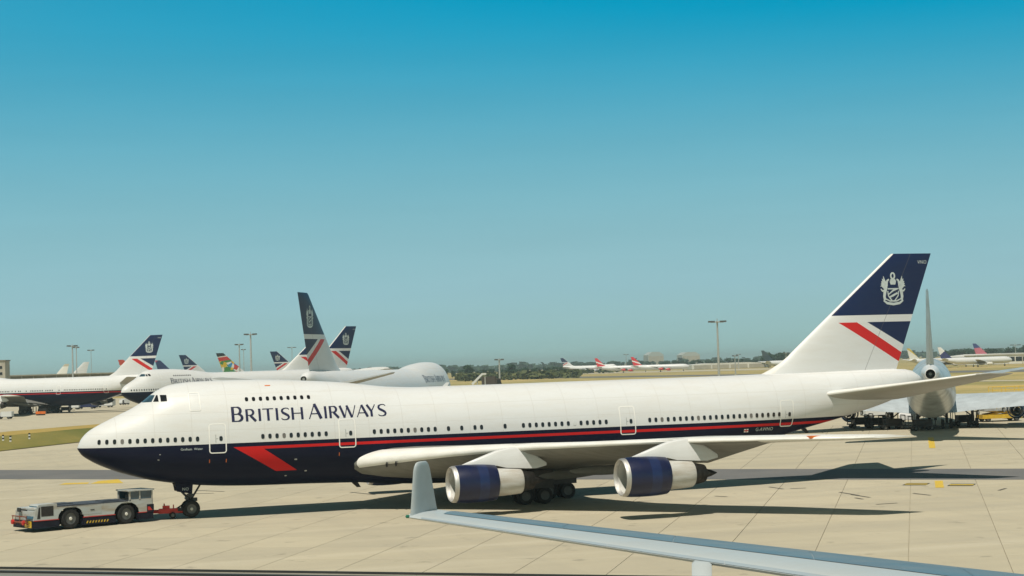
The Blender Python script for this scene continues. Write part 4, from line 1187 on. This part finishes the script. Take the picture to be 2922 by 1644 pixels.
# ------------------------------------------------------------------ ground vehicles and small things
def truck(label, cat, u, D, L, W, H, body, rz, cabm=None, name='service_truck', loc=None):
    p = far(u, D) if loc is None else Vector(loc)
    T = empty(name, p, rz); tag(T, label, cat)
    m_ = MB(); m_.prism([(-L / 2, .5), (L * .18, .5), (L * .18, H), (-L / 2, H)], -W / 2, W / 2); m_.build('box_body', body, T)
    cm = cabm or body
    m_ = MB(); m_.prism([(L * .2, .45), (L / 2, .45), (L / 2, H * .45), (L * .42, H * .86), (L * .2, H * .86)], -W * .47, W * .47); m_.build('cab', cm, T)
    m_ = MB(); m_.prism([(L * .25, H * .48), (L * .46, H * .48), (L * .41, H * .8), (L * .25, H * .8)], -W * .475, W * .475); m_.build('cab_window', M['glass'], T)
    m_ = MB(); m_.box((0, 0, .5), (L * .94, W * .7, .2)); m_.build('chassis', M['dark'], T)
    for x in (-L * .3, L * .32):
        for s in (-1, 1): wheel(T, (x, s * (W / 2 - .15), .42), .42, .28)
    return T
truck('white service truck parked under the tail of the leftmost jumbo', 'truck', 290, 520, 5.8, 2.3, 2.3, M['white'], heading(-1, .2))
truck('small white van under the belly of the leftmost jumbo', 'van', 203, 500, 3.0, 1.8, 1.7, M['white'], heading(-1, 0), name='service_van')
truck('white van seen between the nose of second jumbo and tail of the leftmost', 'van', 347, 560, 2.8, 1.8, 1.8, M['white'], heading(-.6, -.6), name='service_van')
truck('white tractor at the left edge beneath the leftmost jumbo', 'tractor', 6, 400, 3.4, 1.9, 1.6, M['white'], heading(-1, 0), name='baggage_tractor')
def stairs():
    p = far(1365, 560); T = empty('mobile_stairs', p, heading(1, 0)); tag(T, 'white mobile passenger stairs peeping over the towed fuselage', 'stairs')
    m_ = MB(); m_.prism([(-3.0, 3.2), (.2, 6.2), (1.6, 6.2), (1.6, 5.7), (.5, 5.7), (-2.6, 2.6)], -.9, .9); m_.build('flight', M['white'], T)
    m_ = MB(); m_.box((1.2, 0, 2.9), (.3, 1.2, 5.6)); m_.box((-1.2, 0, 2.0), (.3, 1.2, 4.2)); m_.build('support', M['galv'], T)
    m_ = MB(); m_.prism([(-3, .5), (3.2, .5), (3.2, 1.3), (1.8, 2.2), (1.2, 2.2), (1.0, 1.2), (-3, 1.2)], -1, 1); m_.build('chassis', M['white'], T)
    for x in (-2, 2):
        for s in (-1, 1): wheel(T, (x, s * .9, .42), .42, .28)
stairs()
truck('dark truck beside the mobile stairs on the far apron', 'truck', 1395, 600, 6.5, 2.4, 4.9, plain('truck_dark', (.06, .05, .045), .6), heading(1, .1))
# around the silver airliner
truck('yellow and white truck under the left wing of the silver airliner', 'truck', 2580, 236, 4.6, 2.2, 2.2, M['yellow'], heading(-.3, -.9), M['white'])
truck('white van beyond the dark dollies near the silver airliner', 'van', 2490, 250, 4.2, 2.0, 2.1, M['white'], heading(1, .2), name='service_van')
def loader(label, u, D, rz, ext, L=5.2):
    T = empty('cargo_loader', far(u, D), rz); tag(T, label, 'loader')
    ym = M['yellow']
    m_ = MB(); m_.box((0, 0, .65), (L, 2.4, .5)); m_.build('chassis', ym, T)
    m_ = MB(); m_.box((0, 0, ext), (L * .92, 2.5, .28)); m_.build('platform', M['galv'], T)
    for s in (-1, 1):
        m_ = MB(); m_.tube((-L * .36, s * .9, .9), (L * .36, s * .9, ext - .1), .09); m_.tube((L * .36, s * .9, .9), (-L * .36, s * .9, ext - .1), .09); m_.build('scissor_arm', ym, T)
        m_ = MB()
        for x in (-.42, -.14, .14, .42): m_.tube((x * L, s * 1.2, ext), (x * L, s * 1.2, ext + 1.0), .04)
        m_.tube((-.42 * L, s * 1.2, ext + 1.0), (.42 * L, s * 1.2, ext + 1.0), .04); m_.tube((-.42 * L, s * 1.2, ext + .5), (.42 * L, s * 1.2, ext + .5), .04); m_.build('guard_rail', ym, T)
        for x in (-.36, .36): wheel(T, (x * L, s * 1.05, .38), .38, .25)
loader('yellow scissor loader with raised deck right of the silver airliner', 2835, 232, heading(1, .12), 1.5)
loader('second yellow loader farther back, beside the blue engine', 2870, 275, heading(1, 0), 2.0, 7)
def dolly(label, u, D, n=1):
    T = empty('baggage_dolly', far(u, D), heading(1, .15)); tag(T, label, 'dolly', 'baggage dollies')
    m_ = MB(); m_.box((0, 0, .5), (3.0, 1.5, .15)); m_.build('deck', M['dark'], T)
    for x in (-1.4, 1.4):
        m_ = MB()
        for s in (-1, 1): m_.tube((x, s * .7, .5), (x, s * .7, 1.72), .05)
        m_.tube((x, -.75, 1.7), (x, .75, 1.7), .06); m_.build('end_frame', M['dark'], T)
    m_ = MB(); m_.tube((1.45, 0, .47), (2.4, 0, .4), .05); m_.build('draw_bar', M['dark'], T)
    m_ = MB(); m_.box((.1, 0, .95), (2.0, 1.2, .7)); m_.build('load', M['dark'], T)
    for x in (-1, 1):
        for s in (-1, 1): wheel(T, (x, s * .6, .28), .28, .18)
dolly('leftmost dark baggage dolly by the silver airliner', 2440, 226); dolly('middle dark baggage dolly by the silver airliner', 2490, 224); dolly('rightmost dark baggage dolly by the silver airliner', 2530, 220)
for u, D, lab in ((70, 452, 'dark dolly under the engine of the leftmost jumbo'), (112, 448, 'dark dolly beside the orange board under the leftmost jumbo'), (150, 470, 'dark dolly under the belly of the leftmost jumbo'), (178, 462, 'dark dolly nearest the tail of the leftmost jumbo')):
    dolly(lab, u, D)
truck('dark blue truck under the rear belly of the leftmost jumbo', 'truck', 240, 505, 6.0, 2.4, 2.6, plain('truck_blue', (.015, .025, .09), .5), heading(-1, .1))
dolly('dark dolly between the gear legs of the silver airliner', 2615, 216); dolly('dark dolly right of the silver airliner body', 2735, 224); dolly('dark dolly under the blue engine at the right edge', 2880, 240)
# markers on the left
def marker(u, v):
    T = empty('marker_post', ground(u, v), heading(1, 0)); tag(T, 'short black and white banded marker post on the grass island', 'marker post', 'marker posts on the grass island')
    for k in range(4): m_ = MB(); m_.box((0, 0, .11 + .22 * k), (.26, .12, .22)); m_.build('band', M['black'] if k % 2 else M['white'], T)
for u, v in ((9, 1258), (30, 1261), (84, 1253)): marker(u, v)
def sign(label, u, D, w, cols):
    T = empty('airfield_sign', far(u, D), heading(1, 0)); tag(T, label, 'sign')
    m_ = MB(); m_.box((0, 0, .2), (w * .9, .3, .4)); m_.build('feet', M['dark'], T)
    n = len(cols)
    for i, c_ in enumerate(cols): m_ = MB(); m_.box((-w / 2 + w / n * (i + .5), 0, .62), (w / n * .98, .35, .6)); m_.build('panel', c_, T)
sign('low orange airfield board beneath the leftmost jumbo wing', 108, 430, 2.3, [M['orange'], M['orange']])
sign('red and white airfield board just above the towed fuselage', 1589, 620, 2.4, [M['red'], M['white'], M['red']])

# ------------------------------------------------------------------ trees
def m_leaf(name, a, b_):
    t = NT(name); r1 = t.n('ShaderNodeNewGeometry').outputs['Random Per Island']; f = t.noise(t.obj(), .5, 3)
    return t.done(t.mix(t.ramp(t.mth('ADD', t.mth('MULTIPLY', r1, .6), t.mth('MULTIPLY', f, .6)), .2, .9), a, b_), .75, spec=.2)
M['leaf'] = m_leaf('leaves', (.020, .050, .030), (.05, .095, .05)); M['leaf2'] = m_leaf('bush_leaves', (.045, .065, .022), (.11, .12, .045)); M['bark'] = plain('bark', (.07, .055, .04), .9)
def leaves(b, c, r, n, rng, size):
    for _ in range(n):
        d_ = Vector((rng.gauss(0, 1), rng.gauss(0, 1), rng.gauss(0, 1))).normalized()
        p = Vector(c) + Vector((d_.x * r[0], d_.y * r[1], d_.z * r[2])) * (rng.random() ** .4)
        q = Vector((rng.gauss(0, 1), rng.gauss(0, 1), rng.gauss(0, 1) + .6)).to_track_quat('Z', 'Y'); s = size * rng.uniform(.6, 1.3)
        b.add([p + q @ Vector(k) * s for k in ((-.5, -.35, 0), (.5, -.35, .1), (.5, .35, 0), (-.5, .35, -.1))], [(0, 1, 2, 3)])
def crown(seed, h, w):
    rng = random.Random(seed); b = MB()
    for k in range(9):
        a = rng.uniform(0, 6.28); rr = rng.uniform(0, w * .34); z = h * rng.uniform(.38, .82)
        leaves(b, (rr * math.cos(a), rr * math.sin(a), z), (w * rng.uniform(.2, .3), w * rng.uniform(.2, .3), h * rng.uniform(.12, .2)), 70, rng, .9)
    return b.mesh('crown')
def trunk(h, w):
    b = MB(); b.tube((0, 0, -.3), (0, 0, h * .5), .35, .2, 7)
    for k in range(5): a = k * 1.26; b.tube((0, 0, h * (.3 + .04 * k)), (w * .3 * math.cos(a), w * .3 * math.sin(a), h * (.55 + .05 * k)), .14, .05, 5)
    return b.mesh('trunk')
CR = [(crown(40 + k, 12, 9), trunk(12, 9)) for k in range(5)]
for c_, t_ in CR: c_.materials.append(M['leaf']); t_.materials.append(M['bark'])
def tree(u, D, sc, lab=None, group='horizon trees'):
    T = empty('tree', far(u, D), random.uniform(0, 6)); tag(T, lab, 'tree', group and 'trees: ' + lab)
    c_, t_ = random.choice(CR); link('crown', c_, T); link('trunk', t_, T); T.scale = (sc * random.uniform(.9, 1.2), sc * random.uniform(.9, 1.2), sc)
tree(1327, 1150, .92, 'rounded dark tree, leftmost of two standing above the hedge right of the shaded jumbo', None)
tree(1453, 1180, .86, 'rounded dark tree right of the short lamp mast, above the hedge', None)
for i in range(26): tree(1290 + i * 12.5 + random.uniform(-5, 5), random.uniform(1250, 1450), random.uniform(.48, .66), 'dark green tree in the belt behind the olive scrub')
for i in range(22): tree(1640 + i * 13 + random.uniform(-5, 5), random.uniform(2300, 2600), random.uniform(.75, .92), 'small hazy tree on the skyline behind the red-finned jets')
for i in range(30): tree(1890 + i * 12 + random.uniform(-5, 5), random.uniform(1700, 2050), random.uniform(.62, .86), 'dark tree in the belt either side of the tallest lamp mast')
for i in range(8): tree(2170 + i * 12 + random.uniform(-5, 5), random.uniform(1500, 1700), random.uniform(.95, 1.2), 'large dark tree at the foot of the towed fin')
for i in range(10): tree(2690 + i * 8 + random.uniform(-3, 3), random.uniform(1500, 1650), random.uniform(.8, 1.0), 'dark tree above the small jet with a blue slash')
for i in range(14): tree(2800 + i * 14 + random.uniform(-4, 4), random.uniform(1400, 1700), random.uniform(.8, 1.1), 'tree rising behind the white terminal near the right edge')
for i in range(10): tree(985 + i * 30 + random.uniform(-8, 8), random.uniform(1500, 1700), random.uniform(.7, .9), 'low tree glimpsed past the shaded jumbo')
def wood(name, lab, segs, mat, size):
    rng = random.Random(5); b = MB()
    for u0, u1, D0, D1, h, n in segs:
        for _ in range(n):
            u = rng.uniform(u0, u1); D = rng.uniform(D0, D1); p = far(u, D); hh = h * rng.uniform(.6, 1.15)
            leaves(b, (p.x, p.y, p.z + hh * .5), (hh * .7, hh * .7, hh * .5), 16, rng, size * hh / 4)
    o = b.build(name, mat); tag(o, lab, 'woodland', kind='stuff')
wood('woodland', 'hazy distant woodland along the horizon', [(900, 3300, 2800, 3600, 11, 420), (-200, 1000, 2600, 3200, 10, 120)], M['leaf'], 3.2)
wood('scrub', 'low olive scrub in front of the tree belt', [(1300, 1640, 1080, 1240, 4.2, 260), (1640, 1760, 1500, 1800, 3.5, 60)], M['leaf2'], 2.2)

# ------------------------------------------------------------------ near airliner wing with winglet, seen over the apron
def near_wing():
    tipD = 62.0
    tip = CAM + ray(1165, 1476) * (tipD / ray(1165, 1476).dot(FH))
    inner = CAM + ray(2200, 1632) * (50.0 / ray(2200, 1632).dot(FH))
    dirv = (inner - tip); S = dirv.length; dirv = dirv / S
    aft = (RH * .117 + FH * .993).normalized()
    T = empty('parked_airliner_wing', (tip.x, tip.y, 0)); tag(T, 'pale grey airliner wing with upright winglet crossing the lower right corner', 'wing')
    o0 = Vector((tip.x, tip.y, 0))
    def sec(s, keep=None):
        le = tip + dirv * s - o0
        ch = 3.75 + .20 * s; tc = .062; up, dn = [], []
        for k, t in FOIL:
            p = le + aft * ch * k; zc = .0 * ch * k + .008 * ch * math.sin(math.pi * k)
            up.append(p + Vector((0, 0, zc + t * tc * ch))); dn.append(p + Vector((0, 0, zc - t * tc * ch * .9)))
        return up[::-1] + dn[1:]
    SS = [0, .6, 1.5, 4, 8, 12, 16, 20, 25, 30]
    gw = m_white('near_wing_paint', (.42, .47, .49), .25, .5); gd = m_white('near_flap_paint', (.10, .18, .24), .3, .6); gs = m_white('near_slat_paint', (.30, .37, .42), .3, .5)
    m_ = MB(); m_.loft([sec(s) for s in SS]); m_.build('wing_skin', gw, T, True, 50)
    # flap and spoiler panels on the rear upper surface, slats along the front: separate pieces a few mm proud
    def panel(name, s0, s1, k0, k1, mat, off, n=6):
        m_ = MB(); vs = []
        for i in range(n + 1):
            s = s0 + (s1 - s0) * i / n; le = tip + dirv * s - o0; ch = 3.75 + .20 * s
            for j in range(7):
                k = k0 + (k1 - k0) * j / 6; t = 5 * (.2969 * math.sqrt(k) - .126 * k - .3516 * k**2 + .2843 * k**3 - .1036 * k**4)
                p = le + aft * ch * k; vs.append(p + Vector((0, 0, .0 * ch * k + .008 * ch * math.sin(math.pi * k) + t * .062 * ch + off)))
        m_.add(vs, [(i * 7 + j, i * 7 + j + 1, (i + 1) * 7 + j + 1, (i + 1) * 7 + j) for i in range(n) for j in range(6)]); return m_.build(name, mat, T, True)
    for s0, s1 in ((1.6, 7.44), (7.46, 12.24), (12.26, 17.64), (17.66, 23), (23.02, 29)): panel('spoiler', s0, s1, .30, .985, gd, .012)
    for s0, s1 in ((.7, 5.0), (5.02, 9.6), (9.62, 14.3), (14.32, 19.2), (19.22, 25)): panel('slat', s0, s1, .0008, .022, gs, .010)
    # winglet: tapered, rounded top, leaning out a little
    m_ = MB(); rings = []
    outv = -dirv; outv = Vector((outv.x, outv.y, 0)).normalized()
    wa = (RH * .335 + FH * .94).normalized(); wn = Vector((wa.y, -wa.x, 0))
    for q, cs in ((0, 1), (.12, 1), (.3, 1), (.5, 1), (.7, 1), (.84, 1), (.92, .93), (.97, .80), (.995, .58), (1.0, .3)):
        ch = 2.35 - 1.1 * q; mid = .5 * ch * (1 - cs)
        b0 = tip - o0 + RH * (.10 + .16 * q) + wa * (mid + .0) + Vector((0, 0, 1.84 * q)); ch *= cs
        up = [b0 + wa * ch * kk + wn * t * .13 * ch for kk, t in FOIL]; dn = [b0 + wa * ch * kk - wn * t * .13 * ch for kk, t in FOIL]
        rings.append(up[::-1] + dn[1:])
    m_.loft(rings); m_.build('winglet', gw, T, True, 50)
    m_ = MB(); m_.lathe([(-.07, .01), (-.04, .055), (.04, .06), (.09, .02)], tuple(tip - o0 + Vector((0, 0, .02)) - dirv * .04 - aft * .02), 'x', 12); m_.build('navigation_light', plain('green_lens', (.02, .16, .10), .15), T, True)
    # pylon and nacelle hanging ahead of the leading edge
    s = 13.45; le = tip + dirv * s - o0; fwd = -aft; rgt = Vector((fwd.y, -fwd.x, 0))
    m_ = MB(); rings = []
    for f_, zt, zb, w in ((-2.6, -.35, -1.1, .06), (-1.0, -.25, -1.3, .22), (-.2, .02, -1.35, .27), (.25, .0, -1.4, .28), (.9, -.55, -1.5, .28), (1.9, -1.15, -1.6, .24), (2.8, -1.55, -1.7, .1)):
        p = le + fwd * f_; rings.append([p + rgt * (a * w) + Vector((0, 0, z)) for a, z in ((-1, zb), (1, zb), (1, zt - .06), (.7, zt), (-.7, zt), (-1, zt - .06))])
    m_.loft(rings); m_.build('pylon', gw, T, True, 50)
    m_ = MB(); rings = []
    for f_, r_ in ((4.2, 1.12), (4.45, 1.22), (4.3, 1.3), (3.4, 1.42), (2.0, 1.4), (.6, 1.2), (.5, .85), (-.8, .6), (-1.6, .1)):
        p = le + fwd * f_ + Vector((0, 0, -2.75)); rings.append([p + rgt * (r_ * math.cos(2 * math.pi * i / 28)) + Vector((0, 0, r_ * math.sin(2 * math.pi * i / 28))) for i in range(28)])
    m_.loft(rings); m_.build('nacelle', gw, T, True, 50)
near_wing()

# flat roof edge below the viewpoint
def roof():
    a = CAM + ray(0, 1617) * (30 / ray(0, 1617).dot(FH)); z = a.z
    r_ = ray(1990, 1644); b_ = CAM + r_ * ((z - CAM.z) / r_.z)
    d_ = (b_ - a).normalized(); a = a - d_ * 14; b_ = b_ + d_ * 20; Lg = (b_ - a).length
    n = Vector((d_.y, -d_.x, 0))             # towards the viewer
    T = empty('roof_edge', (a.x, a.y, 0), math.atan2(d_.y, d_.x)); tag(T, 'grey flat roof edge with dark rails along the bottom left', 'roof')
    dk = plain('roof_edge_dark', (.03, .03, .028), .6); gr = plain('roof_felt', (.20, .205, .185), .9, 0, .25, .8); md = plain('roof_coping', (.26, .25, .21), .6)
    m_ = MB(); m_.box((Lg / 2, -3.1, z - .19), (Lg, 5.2, .3)); m_.build('roof_deck', gr, T)
    m_ = MB(); m_.box((Lg / 2, 0, z - .02), (Lg, .05, .035)); m_.build('coping', dk, T)
    m_ = MB(); m_.box((Lg / 2, -.16, z - .07), (Lg, .26, .06)); m_.build('gutter', md, T)
    m_ = MB(); m_.box((Lg / 2, -.38, z - .035), (Lg, .12, .03)); m_.build('rail', dk, T)
    m_ = MB(); m_.box((Lg / 2, -2.9, z / 2 - 1.4), (Lg, 5.3, z + 1.6)); m_.build('wall', md, T)
roof()

# ------------------------------------------------------------------ summer haze over the airfield
def haze():
    c = far(1461, 2000, 0)
    m_ = bpy.data.materials.new('summer_haze'); m_.use_nodes = True; t = m_.node_tree; t.nodes.clear()
    out = t.nodes.new('ShaderNodeOutputMaterial'); v = t.nodes.new('ShaderNodeVolumePrincipled')
    v.inputs['Color'].default_value = (.80, .93, .93, 1); v.inputs['Density'].default_value = .00017; v.inputs['Anisotropy'].default_value = .2
    t.links.new(v.outputs[0], out.inputs['Volume'])
    b = MB(); b.box((c.x, c.y, 14.0), (9400, 9400, 36)); o = b.build('haze', m_); tag(o, 'thin summer haze lying over the airfield', 'haze', kind='stuff')
haze()
